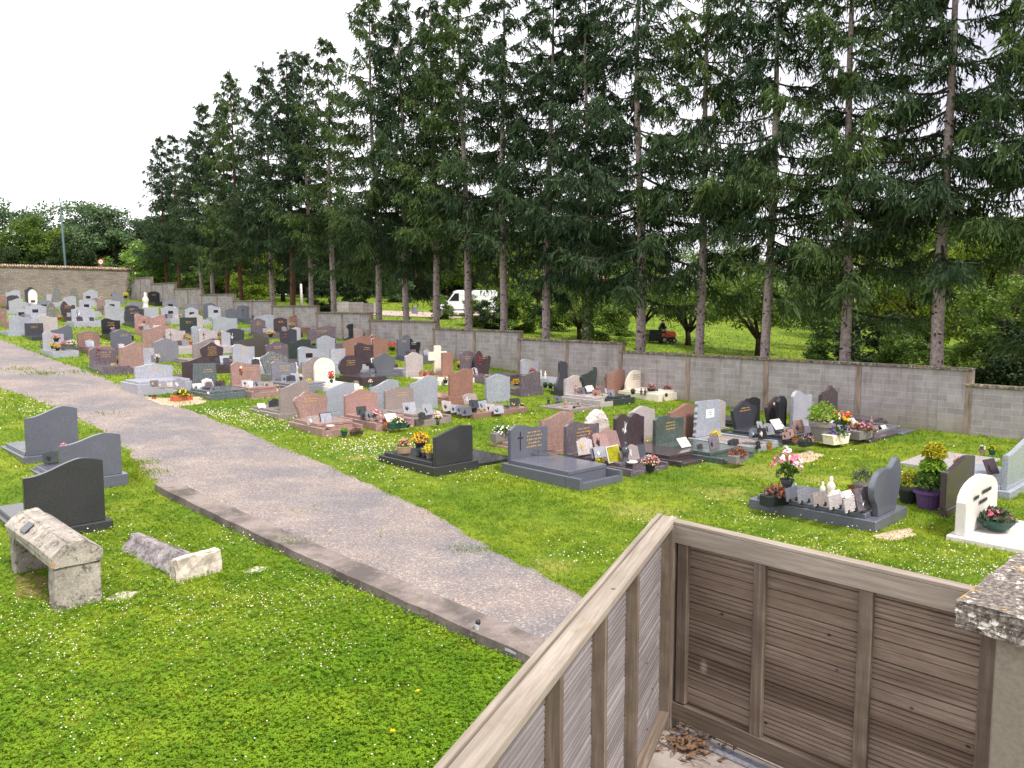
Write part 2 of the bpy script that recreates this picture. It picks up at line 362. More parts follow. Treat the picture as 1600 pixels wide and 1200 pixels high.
mr = k.n('ShaderNodeMapRange'); k.l(sp.outputs[2], mr.inputs[0]); mr.inputs[1].default_value = -2.1; mr.inputs[2].default_value = -1.2; mr.inputs[3].default_value = .55; mr.inputs[4].default_value = 0
st_ = k.noise(k.coord((3.5, 1, .35)), 1.6, 4, .7); col = k.mix(k.ramp(st_, [(.5, 0), (.72, .55)]), col, lin((104, 94, 88)))
col = k.mix(mr.outputs[0], col, lin((132, 122, 92)), 'MIX')
k.base(col); k.rough(.92, .15); k.bump(br.outputs[1], -.4, .01); BLOCK = k.m
k = NT('post_concrete'); co = k.coord((3, 3, .5)); a = k.noise(co, 2.5, 5, .7); k.base(k.ramp(a, [(.3, lin((96, 84, 78))), (.6, lin((150, 134, 122))), (.8, lin((168, 142, 104)))])); k.rough(.95, .1); POST = k.m
k = NT('lichen_coping'); co = k.coord(); a = k.noise(co, 11, 5, .75); b = k.noise(co, 3, 3)
col = k.ramp(a, [(.35, lin((58, 52, 50))), (.5, lin((104, 96, 88))), (.6, lin((150, 140, 128))), (.68, lin((196, 188, 176)))])
col = k.mix(k.ramp(b, [(.55, 0), (.68, .7)]), col, lin((140, 120, 62))); k.base(col); k.rough(.95, .1); k.bump(a, .5, .01); LICHEN = k.m
W0 = hit(1512, 678)[:2]
steps_u = [1518, 972, 813, 680, 580, 497, 427.7, 367.7, 318, 276, 240, 208]
steps_t = [solve_line(u, W0, D) for u in steps_u]
tops = []
for (u, v) in ((1245,562),(892,532),(746,515),(630,501),(540,488.3),(462,477.7),(398,469.5),(343,459.7),(297,450.7),(258,442.5),(224,434)):
    t = solve_line(u, W0, D); p = W0+D*t; tops.append(topz(p, v))
t0 = solve_line(1560, W0, D); tlow = topz(W0+D*t0, 603)
segs = [(steps_t[0]-13.2, steps_t[0], tlow, 4)]+[(steps_t[i], steps_t[i+1], tops[i], 4 if i == 0 else 2) for i in range(11)]
WL = empty('block_wall', (W0[0], W0[1], 0), math.atan2(D[1], D[0]), 'long grey concrete block wall stepping up the slope beneath the tall spruces', 'wall')
def wz(t): p = W0+D*t; return float(g(p[0], p[1]))
for (ta, tb, zt, nb) in segs:
    for i in range(nb):
        a = ta+(tb-ta)*i/nb; b = ta+(tb-ta)*(i+1)/nb
        MB().box(0, b-a-.2, -.08, .08, -(zt-wz(a))-.6, 0).build('panel', BLOCK, WL, loc=(a+.1, 0, zt-.075))
        MB().box(-.1, .1, -.11, .11, wz(a)-.5, zt-.075, ).build('post', POST, WL, loc=(a, 0, 0), bevel=.01)
    MB().box(ta-.1, tb+.08, -.15, .15, zt-.073, zt+.02).build('coping', LICHEN, WL, bevel=.012)
# stone wall across the top of the cemetery
tE = steps_t[-1]; PC = W0+D*(tE+.3); zT = topz(PC, 420)
k = NT('rubble_masonry'); tcn = k.n('ShaderNodeTexCoord'); sp = k.n('ShaderNodeSeparateXYZ'); cb = k.n('ShaderNodeCombineXYZ')
n_ = k.n('ShaderNodeTexNoise'); n_.inputs['Scale'].default_value = 2; k.l(tcn.outputs['Object'], n_.inputs['Vector']); va = k.n('ShaderNodeVectorMath', operation='SCALE'); va.inputs['Scale'].default_value = .12
k.l(n_.outputs['Color'], va.inputs[0]); vb = k.n('ShaderNodeVectorMath', operation='ADD'); k.l(tcn.outputs['Object'], vb.inputs[0]); k.l(va.outputs[0], vb.inputs[1])
k.l(vb.outputs[0], sp.inputs[0]); k.l(sp.outputs[0], cb.inputs[0]); k.l(sp.outputs[2], cb.inputs[1])
br = k.n('ShaderNodeTexBrick'); k.l(cb.outputs[0], br.inputs['Vector'])
for nm, v in (('Scale', 1), ('Brick Width', .38), ('Row Height', .13), ('Mortar Size', .012), ('Mortar Smooth', .3)): br.inputs[nm].default_value = v
br.inputs['Color1'].default_value = (*lin((124, 116, 112)), 1); br.inputs['Color2'].default_value = (*lin((150, 142, 134)), 1); br.inputs['Mortar'].default_value = (*lin((98, 86, 80)), 1)
co = k.coord(rnd=False); a = k.noise(co, .5, 5, .7); b = k.noise(co, 9, 4, .7)
col = k.mix(k.ramp(a, [(.45, 0), (.65, .75)]), br.outputs[0], lin((142, 134, 122))); col = k.mix(k.ramp(a, [(.3, .6), (.48, 0)]), col, lin((96, 84, 82))); col = k.mix(k.ramp(b, [(.3, .7), (.5, 0)]), col, lin((84, 72, 68)))
k.base(col); k.rough(.95, .1); k.bump(b, .5, .03)
SW = empty('stone_wall', (PC[0], PC[1], 0), RZ+math.pi, 'old brown rubble stone wall with orange tile coping across the top of the cemetery', 'wall')
MB().box(-.3, 34, -.22, .22, 3.0, zT-.12).build('masonry', k.m, SW)
mb = MB(); 
for i in range(170):
    c = -.2+i*.2; M_ = Matrix.Translation((c, 0, zT-.14+rng.normal()*.008))
    for sgn in (-1, 1):
        pts = [(0, 0, .17), (0, sgn*.16, .1), (0, sgn*.34, .0)]
        mb.tube([M_ @ Vector(p) for p in pts], [.085, .085, .09], 7)
k = NT('tile_coping'); a = k.noise(k.coord(rnd=False), 4.5, 2); k.base(k.ramp(a, [(.38, lin((128, 90, 76))), (.5, lin((148, 116, 98))), (.6, lin((176, 162, 142)))])); k.rough(.9)
mb.build('tile_coping', k.m, SW)
# ------------------------------------------------------------ wooden enclosure in the foreground
C0 = hitz(1050, 1140, .46); C0z = .46; TOP = topz(C0, 818)
DR = -D; LF = np.array([-.378, -.926]); LF /= np.linalg.norm(LF)
def wood(name, c1, c2, c3, green=0, upright=False):
    k = NT(name); co = k.coord((26, 26, 1.2) if upright else (1.2, 26, 26)); a = k.noise(co, 1.6, 4, .65, .1); co2 = k.coord((.5, 3, 3)); b = k.noise(co2, 1.6, 3)
    co3 = k.coord((1, 1, 1)); c = k.noise(co3, 2.6, 4, .7)
    col = k.ramp(a, [(.28, lin(c1)), (.5, lin(c2)), (.72, lin(c3))]); col = k.mix(k.ramp(b, [(.35, .55), (.6, 0)]), col, scale3(lin(c1), .8))
    vo = k.n('ShaderNodeTexVoronoi'); vo.inputs['Scale'].default_value = 3.2; k.l(co3, vo.inputs['Vector'])
    col = k.mix(k.ramp(vo.outputs['Distance'], [(.035, .85), (.075, 0)]), col, lin((52, 36, 32)))
    if green: col = k.mix(k.ramp(c, [(.58, 0), (.72, green)]), col, lin((118, 108, 62)))
    k.base(col); k.rough(.82, .2); k.bump(a, .35, .004); return k.m
WG = wood('weathered_grey_wood', (128, 117, 106), (150, 139, 127), (172, 162, 149), .45); WP = wood('post_wood', (92, 80, 70), (114, 101, 90), (138, 124, 111), .2); WV = wood('post_wood_upright', (92, 80, 70), (114, 101, 90), (138, 124, 111), .2, True)
def boardmat(name, c1, c2, c3):
    k = NT(name); tcn = k.n('ShaderNodeTexCoord'); sp = k.n('ShaderNodeSeparateXYZ'); k.l(tcn.outputs['Object'], sp.inputs[0])
    mu = k.n('ShaderNodeMath', operation='DIVIDE'); mu.inputs[1].default_value = .145; k.l(sp.outputs[2], mu.inputs[0]); fl = k.n('ShaderNodeMath', operation='FLOOR'); k.l(mu.outputs[0], fl.inputs[0])
    wn = k.n('ShaderNodeTexWhiteNoise', noise_dimensions='1D'); k.l(fl.outputs[0], wn.inputs['W'])
    mu2 = k.n('ShaderNodeMath', operation='DIVIDE'); mu2.inputs[1].default_value = .03625; k.l(sp.outputs[2], mu2.inputs[0]); fl2 = k.n('ShaderNodeMath', operation='FLOOR'); k.l(mu2.outputs[0], fl2.inputs[0])
    wn2 = k.n('ShaderNodeTexWhiteNoise', noise_dimensions='1D'); k.l(fl2.outputs[0], wn2.inputs['W'])
    co = k.coord((1.3, 8, 34), rnd=False); a = k.noise(co, 1.5, 5, .65, .08); b = k.noise(k.coord((.7, .7, 2.5)), 1.4, 4, .7)
    ad = k.n('ShaderNodeMath', operation='ADD'); k.l(a, ad.inputs[0]); m3 = k.n('ShaderNodeMath', operation='MULTIPLY_ADD'); m3.inputs[1].default_value = .42; m3.inputs[2].default_value = -.21; k.l(wn.outputs[0], m3.inputs[0]); k.l(m3.outputs[0], ad.inputs[1])
    ad2 = k.n('ShaderNodeMath', operation='ADD'); k.l(ad.outputs[0], ad2.inputs[0]); m4 = k.n('ShaderNodeMath', operation='MULTIPLY_ADD'); m4.inputs[1].default_value = .12; m4.inputs[2].default_value = -.06; k.l(wn2.outputs[0], m4.inputs[0]); k.l(m4.outputs[0], ad2.inputs[1])
    col = k.ramp(ad2.outputs[0], [(.15, lin(c1)), (.5, lin(c2)), (.85, lin(c3))]); col = k.mix(k.ramp(b, [(.38, .5), (.55, 0)]), col, lin(c1))
    vo = k.n('ShaderNodeTexVoronoi'); vo.inputs['Scale'].default_value = 4.2; k.l(k.coord((1, 1, 1.6), rnd=False), vo.inputs['Vector'])
    col = k.mix(k.ramp(vo.outputs['Distance'], [(.05, .9), (.09, 0)]), col, lin((44, 32, 32)))
    sm = k.n('ShaderNodeTexVoronoi'); sm.inputs['Scale'].default_value = 2.3; k.l(k.coord((1, 1, .6), rnd=False), sm.inputs['Vector']); col = k.mix(k.ramp(sm.outputs['Distance'], [(.03, .5), (.1, 0)]), col, lin((196, 184, 172)))
    k.base(col); k.rough(.8, .2); k.bump(a, .15, .003); return k.m
WB = boardmat('brown_ribbed_boards', (92, 77, 66), (124, 107, 94), (154, 139, 126)); WB2 = boardmat('silvered_boards', (104, 98, 97), (128, 121, 121), (152, 145, 146))
def ribbed(x0, x1, y0, y1, z0, z1, face):        # horizontal grooved boards, ribs on the -y (face=-1) or +y side
    mb = MB(); z = z0; n = 0
    while z < z1-.01:
        h = .145; zb = min(z+h-.004, z1)
        prof = []; cuts = random.choice(((0, .5, .75, 1), (0, .25, .5, .75, 1), (0, .3, .55, .8, 1), (0, .6, 1))); hz_ = zb-z
        for c0_, c1_ in zip(cuts[:-1], cuts[1:]):
            prof += [(z+c0_*hz_+.002, .002), (z+c0_*hz_+.006, -.008), (z+c1_*hz_-.005, -.008), (z+c1_*hz_-.001, .002)]
        e0 = random.uniform(-.002, .002); yy = y0 if face < 0 else y1
        ring = [(yy+(p[1] if face < 0 else -p[1])+e0, p[0]) for p in prof]+([(y1, zb-.002), (y1, z+.002)] if face < 0 else [(y0, zb-.002), (y0, z+.002)])
        nn = len(ring); mb.add([(x0, a, b) for a, b in ring]+[(x1, a, b) for a, b in ring], [tuple(range(nn)), tuple(range(2*nn-1, nn-1, -1))]+[(i, nn+i, nn+(i+1) % nn, (i+1) % nn) for i in range(nn)])
        z += h; n += 1
    return mb
H_ = TOP-C0z
# right-hand fence: local x along DR, local y = E (outward)
FR = empty('wooden_fence', (C0[0], C0[1], C0z), math.atan2(DR[1], DR[0]), 'brown ribbed board fence running from the corner post to the lichened stone pillar', 'fence', 'wooden screens round the paved corner')
# y flips: rotating x to DR sends y to E rotated; check sign
sgn = 1 if (-DR[1]*E[0]+DR[0]*E[1]) > 0 else -1
def yb(a, b): return (a, b) if sgn > 0 else (-b, -a)
studs = []
for u in (1183, 1347, 1538):
    studs.append(solve_line(u, C0[:2], DR, 1.4))
LR = studs[-1]+.05
LR = LR+.3
MB().box(-0.05, LR, *yb(-.01, .04), H_-.16, H_-.012).build('top_rail', WG, FR, bevel=.004)
MB().box(-0.05, LR, *yb(-.01, .085), H_-.010, H_+.016).build('rail_cap', WG, FR, bevel=.003)
MB().box(-.05, LR, *yb(-.01, .04), .10, .25).build('bottom_rail', WP, FR, bevel=.004)
MB().box(-.13, .0, *yb(.045, .11), 0, H_-.04).build('corner_post', WV, FR, bevel=.004)
MB().box(-.10, -.002, *yb(-.03, .044), .0, H_-.04).build('corner_post', WV, FR, bevel=.004)
xs = [.07]+studs
for i, x_ in enumerate(xs):
    MB().box(-.048, .048, *yb(-.004, .044), .25 if i in (1, 2) else .26, H_-.162).build('post', WV, FR, bevel=.005, loc=(x_, 0, 0))
for i in range(3):
    a, b = xs[i]+.02-(.12 if i == 0 else 0), xs[i+1]-.02+(.35 if i == 2 else 0)
    ribbed(a, b, *yb(.046, .072), .12, H_-.02, -1 if sgn > 0 else 1).build('board_panel', WB, FR)
# left-hand fence: local x along LF, local y inward
FL = empty('wooden_fence', (C0[0], C0[1], C0z), math.atan2(LF[1], LF[0]), 'silvery grey board fence with a broad worn top plank running towards the camera', 'fence', 'wooden screens round the paved corner')
LL = 6.0
MB().box(-.16, LL, -.15, -.02, H_-.035, H_+.015).build('top_plank', WG, FL, bevel=.004)
MB().box(-.16, LL, -.19, -.155, H_-.03, H_+.03).build('edge_strip', WG, FL, bevel=.003)
MB().box(-.02, LL, -.15, -.02, .12, .165).build('bottom_rail', WP, FL, bevel=.004)
MB().box(-.06, .035, -.115, -.02, .0, H_-.037).build('post', WV, FL, bevel=.005)
xl = [solve_line(u, C0[:2], LF, 1.4) for u in (1002, 953, 885, 785)]; xl += [xl[-1]+.85, xl[-1]+1.7]
for x_ in xl: MB().box(-.024, .024, -.113, -.025, .167, H_-.037).build('post', WV, FL, bevel=.004, loc=(x_, 0, 0))
ribbed(.03, LL, -.15, -.118, .12, H_-.04, 1).build('board_panel', WB2, FL)
MB().box(-.03, .03, -.09, -.03, -.0, .12).build('post_foot', plain('galvanised_steel', (140, 146, 150), .4, .6), FL)
# paved floor of the enclosure
k = NT('paving'); co = k.coord(rnd=False); a = k.noise(co, 3, 5, .7); k.base(k.ramp(a, [(.3, lin((108, 98, 94))), (.55, lin((150, 140, 134))), (.7, lin((164, 154, 148)))])); k.rough(.9, .2)
fp = [C0[:2]+D*.3+E*.12, C0[:2]+DR*(LR+1.5)+E*.12, C0[:2]+DR*(LR+1.5)-E*4.5, C0[:2]+LF*(LL+.2)+np.array([-.25, .1])]
tag(MB().flat([tuple(p) for p in fp], -.5, C0z).build('paving', k.m), kind='structure')
MB().box(.02, LR, *yb(-.06, .06), -.0, .012).build('floor_channel', M['mg'], FR)
# dry leaves and twigs on the paving
mb = MB(); pc = hitz(1078, 1165, C0z)
for i in range(120):
    p = pc[:2]+rng.normal(size=2)*np.array([.13, .1]); a = rng.uniform(0, 6.28); l = rng.uniform(.02, .05); h = abs(rng.normal())*.04
    d_ = np.array([math.cos(a), math.sin(a)])*l; n_ = np.array([-d_[1], d_[0]])*.45
    z = C0z+.004+h; mb.add([(*(p-d_), z), (*(p+n_), z+.01), (*(p+d_), z+rng.uniform(-.003, .03)), (*(p-n_), z+.005)], [(0, 1, 2, 3)])
for i in range(60):
    p = pc[:2]+rng.normal(size=2)*.1-np.array([.06, 0]); a = rng.uniform(0, 6.28); l = rng.uniform(.08, .2)
    mb.tube([(*p, C0z+.01), (p[0]+math.cos(a)*l*.5, p[1]+math.sin(a)*l*.5, C0z+.05*rng.random()), (p[0]+math.cos(a)*l, p[1]+math.sin(a)*l, C0z+.01)], .0025, 3)
tag(mb.build('dry_leaves', plain('dead_leaf_brown', (112, 88, 70), .9, .1, .5, 40)), kind='stuff')
# stone pillar with lichened cap
def cap_corner():
    return hitz(1494, 938, TOP+.03)
K = cap_corner(); zc = TOP+.03
PL = empty('stone_pillar', (K[0], K[1], 0), RZ, 'rendered grey pillar under a thick lichen spotted cap stone at the right edge', 'pillar')
k = NT('lichened_cap_stone'); co = k.coord(); a = k.noise(co, 9, 5, .75); b = k.noise(co, 30, 4, .8); c = k.noise(co, 5, 4, .6)
col = k.ramp(b, [(.35, lin((60, 55, 52))), (.5, lin((108, 101, 95))), (.66, lin((158, 148, 138)))])
col = k.mix(k.ramp(a, [(.57, 0), (.61, 1)]), col, lin((206, 200, 190))); col = k.mix(k.ramp(c, [(.64, 0), (.67, .9)]), col, lin((196, 142, 62)))
vv = k.n('ShaderNodeTexVoronoi'); vv.inputs['Scale'].default_value = 14; k.l(co, vv.inputs['Vector']); col = k.mix(k.ramp(vv.outputs['Distance'], [(.12, .8), (.2, 0)]), col, lin((204, 198, 186)))
k.base(col); k.rough(.95, .1); k.bump(a, .8, .02)
# local x = E, local y = D ; near-left corner at origin, stone extends +x (back) and -y (right)
def rough_box(x0, x1, y0, y1, z0, z1, n, amp, seed):
    r = random.Random(seed); bm = bmesh.new(); bmesh.ops.create_cube(bm, size=1)
    bmesh.ops.subdivide_edges(bm, edges=bm.edges[:], cuts=n, use_grid_fill=True)
    for v in bm.verts: v.co = Vector((x0+(v.co.x+.5)*(x1-x0)+r.gauss(0, amp), y0+(v.co.y+.5)*(y1-y0)+r.gauss(0, amp), z0+(v.co.z+.5)*(z1-z0)+r.gauss(0, amp)))
    m = MB(); bm.verts.index_update(); m.add([v.co[:] for v in bm.verts], [tuple(v.index for v in f.verts) for f in bm.faces]); bm.free(); return m
rough_box(0, 1.35, -1.6, 0, zc-.17, zc, 9, .006, 3).build('cap', k.m, PL, bevel=.008)
kk = NT('rough_render'); a = kk.noise(kk.coord(), 30, 4, .7); b = kk.noise(kk.coord(), 2, 3); kk.base(kk.mix(b, kk.ramp(a, [(.3, lin((112, 100, 92))), (.6, lin((146, 134, 122)))]), lin((134, 130, 116)))); kk.rough(.95, .1); kk.bump(a, .4, .01)
MB().box(.07, 1.3, -1.55, -.2, -.2, zc-.172).build('shaft', kk.m, PL, bevel=.01)
# small ironmongery on the concrete strip
p = hit(745, 994); p[2] += .03
t_ = empty('gate_stop', p, RZ, 'small steel gate stop with a black ball on the concrete strip', 'gate stop')
ga = plain('zinc', (168, 176, 178), .35, .6, .1)
MB().box(-.07, .07, -.05, .05, 0, .008).build('plate', ga, t_, bevel=.002); MB().box(-.02, .02, -.02, .02, .008, .12).build('stem', ga, t_, bevel=.003)
MB().lathe([(.005, -.035), (.025, -.025), (.035, 0), (.025, .025), (.005, .035)], 12, c=(.02, -.0, .14)).build('ball', M['bpot'], t_, smooth=True)
a = hit(793, 1019); b = hit(850, 1042); m_ = (a+b)/2; an = math.atan2(b[1]-a[1], b[0]-a[0]); L_ = np.linalg.norm((b-a)[:2])
t_ = empty('steel_rail', (m_[0], m_[1], m_[2]+.03), an, 'short galvanised steel rail lying at the end of the concrete strip', 'rail')
MB().box(-L_/2, L_/2, -.045, -.02, 0, .03).build('flange', ga, t_); MB().box(-L_/2, L_/2, .02, .045, 0, .03).build('flange', ga, t_); MB().box(-L_/2, L_/2, -.02, .02, 0, .012).build('web', ga, t_)
# ------------------------------------------------------------ graves
def curve(kind, n=15):
    pts = []
    xs = np.linspace(-.5, .5, n)
    if kind == 'wave':      # low left, peak right of centre
        K_ = [(-.5, .80), (-.38, .80), (-.2, .85), (0, .94), (.15, .99), (.22, 1), (.36, .975), (.5, .93)]
    elif kind == 'wavel': K_ = [(-.5, .88), (-.4, .97), (-.28, 1), (-.15, .985), (.05, .9), (.25, .86), (.5, .86)]
    elif kind == 'slant': K_ = [(-.5, .76), (.16, 1), (.5, .95)]
    elif kind == 'rect': K_ = [(-.5, 1), (.5, 1)]
    elif kind == 'house': K_ = [(-.5, .84), (-.36, .86), (-.12, .97), (0, 1), (.12, .97), (.36, .86), (.5, .84)]
    elif kind == 'dome': K_ = [(-.5, .86), (-.3, .95), (0, 1), (.3, .95), (.5, .86)]
    elif kind == 'arch': K_ = [(.5*math.sin(t), .62+.38*math.cos(t)) for t in np.linspace(-math.pi/2, math.pi/2, 11)]
    elif kind == 'ogee': K_ = [(-.5, .78), (-.44, .84), (-.3, .86), (-.16, .95), (0, 1), (.16, .95), (.3, .86), (.44, .84), (.5, .78)]
    elif kind == 'dbl': K_ = [(-.5, .88), (-.36, .98), (-.26, 1), (-.15, .97), (-.05, .85), (.02, .87), (.12, .96), (.2, .97), (.3, .92), (.42, .85), (.5, .84)]
    elif kind == 'jag': K_ = [(-.5, .82), (-.3, .88), (-.12, .9), (0, .98), (.12, 1), (.2, .93), (.3, .92), (.36, .86), (.5, .84)]
    else: K_ = [(-.5, .9), (0, 1), (.5, .9)]
    return K_
def outline(kind, w, h):
    if kind == 'cross':
        a = .17*w; return [(-a, 0), (a, 0), (a, h*.52), (w/2, h*.52), (w/2, h*.8), (a, h*.8), (a, h*.97), (a*.7, h), (-a*.7, h), (-a, h*.97), (-a, h*.8), (-w/2, h*.8), (-w/2, h*.52), (-a, h*.52)]
    if kind == 'oval': P_ = [(-.46, 0), (.5, 0), (.52, .3), (.46, .55), (.36, .75), (.2, .93), (.02, 1), (-.16, .95), (-.3, .82), (-.4, .6), (-.48, .3)]
    elif kind == 'rough': P_ = [(-.42, 0), (.46, 0), (.5, .2), (.44, .42), (.36, .66), (.26, .86), (.12, .98), (-.06, 1), (-.24, .94), (-.38, .8), (-.48, .6), (-.5, .35)]
    elif kind == 'boulder': P_ = [(-.46, 0), (.48, 0), (.5, .4), (.4, .75), (.2, .97), (-.05, 1), (-.3, .9), (-.45, .6)]
    elif kind == 'sail': P_ = [(-.30, 0), (.34, 0), (.42, .25), (.5, .55), (.47, .82), (.38, .98), (.33, 1), (.24, .94), (.12, .82), (-.02, .84), (-.14, .86), (-.32, .82), (-.44, .7), (-.5, .55), (-.46, .35), (-.34, .2)]
    elif kind == 'twist': P_ = [(-.5, 0), (.5, 0), (.42, .3), (.36, .6), (.38, .93), (.0, .96), (-.22, 1), (-.2, .75), (-.22, .5), (-.34, .3), (-.48, .2)]
    elif kind == 'wing': P_ = [(-.3, 0), (.4, 0), (.42, .35), (.5, .65), (.5, .92), (.42, 1), (.3, .98), (.18, .86), (.0, .78), (-.3, .76), (-.5, .66), (-.42, .56), (-.3, .48)]
    elif kind == 'leafs': P_ = [(-.5, 0), (.5, 0), (.3, .3), (.12, .6), (-.05, .85), (-.16, 1), (-.3, .9), (-.42, .6), (-.5, .3)]
    elif kind == 'disc': P_ = [(.5*math.sin(t), .5-.5*math.cos(t)) for t in np.linspace(.55, 2*math.pi-.55, 16)]
    elif kind == 'heart': P_ = [(-.3, 0), (.42, 0), (.46, .25), (.5, .5), (.5, .78), (.4, .8), (.2, .88), (.02, .99), (-.12, 1), (-.2, .97), (-.28, .86), (-.42, .82), (-.5, .72), (-.48, .6), (-.38, .35)]
    elif kind == 'flare': P_ = [(-.34, 0), (.36, 0), (.36, .15), (.46, .45), (.5, .7), (.44, .76), (.26, .8), (.1, .94), (0, 1), (-.1, .95), (-.28, .82), (-.44, .76), (-.5, .7), (-.45, .45), (-.35, .15)]
    elif kind == 'taper': P_ = [(-.5, 0), (.5, 0), (.3, .96), (.0, 1), (-.28, .97)]
    elif kind == 'trap': P_ = [(-.5, 0), (.5, 0), (.44, .94), (.44, .97), (-.44, 1)]
    elif kind == 'split': P_ = [(-.3, 0), (.3, 0), (.44, .4), (.5, .72), (.36, .78), (.22, .72), (.05, .7), (-.05, .85), (-.2, 1), (-.34, .95), (-.46, .7), (-.5, .45)]
    else: P_ = [(-.5, 0), (.5, 0)]+[(x, y) for x, y in curve(kind)[::-1]]
    # smooth the closed shape a little by Chaikin for curved kinds
    if kind in ('oval', 'rough', 'boulder', 'sail', 'twist', 'wing', 'leafs', 'disc', 'heart', 'split', 'flare'):
        for _ in range(2):
            Q = []
            for i in range(len(P_)):
                a, b = P_[i], P_[(i+1) % len(P_)]
                if a[1] == 0 and b[1] == 0: Q += [a, b]
                elif a[1] == 0: Q += [(a[0]*.25+b[0]*.75, a[1]*.25+b[1]*.75)]
                elif b[1] == 0: Q += [(a[0]*.75+b[0]*.25, a[1]*.75+b[1]*.25)]
                else: Q += [(a[0]*.75+b[0]*.25, a[1]*.75+b[1]*.25), (a[0]*.25+b[0]*.75, a[1]*.25+b[1]*.75)]
            P_ = Q
    elif kind in ('wave', 'wavel', 'house', 'dome', 'ogee', 'dbl'):
        T = P_[2:]; 
        for _ in range(2):
            Q = [T[0]]
            for a, b in zip(T[:-1], T[1:]): Q += [(a[0]*.75+b[0]*.25, a[1]*.75+b[1]*.25), (a[0]*.25+b[0]*.75, a[1]*.25+b[1]*.75)]
            Q.append(T[-1]); T = Q
        P_ = P_[:2]+T
    return [(x*w, y*h) for x, y in P_]
def glyph_lines(x, z, width, lines, size, y, rnd, align='c'):
    mb = MB(); t = size*.16
    for li in range(lines):
        lw = width*rnd.uniform(.7, 1); cx = x-lw/2 if align == 'c' else x; end = cx+lw; zz = z-li*size*1.75
        while cx < end:
            gw = size*rnd.uniform(.3, .6); r = rnd.random()
            if r < .14: cx += size*.5; continue
            if r < .6: mb.box(cx, cx+t, y-.003, y, zz, zz+size*rnd.choice((.65, 1)))
            if r > .35: mb.box(cx, cx+gw*.8, y-.0035, y, zz+size*.3, zz+size*.3+t)
            if r > .5: mb.box(cx+gw*.6, cx+gw*.6+t, y-.004, y, zz, zz+size*.65)
            cx += gw+size*.1
    return mb
RECTS = []; GR = {}
WIDE = {101: (.15, 1.9), 104: (.35, .1), 108: (.1, .3), 84: (.2, .2), 91: (.5, .5), 96: (.2, .5), 106: (.1, .6), 47: (.3, .3), 35: (.3, .3), 93: (.8, .8)}
def facey(sgn, th): return -th/2
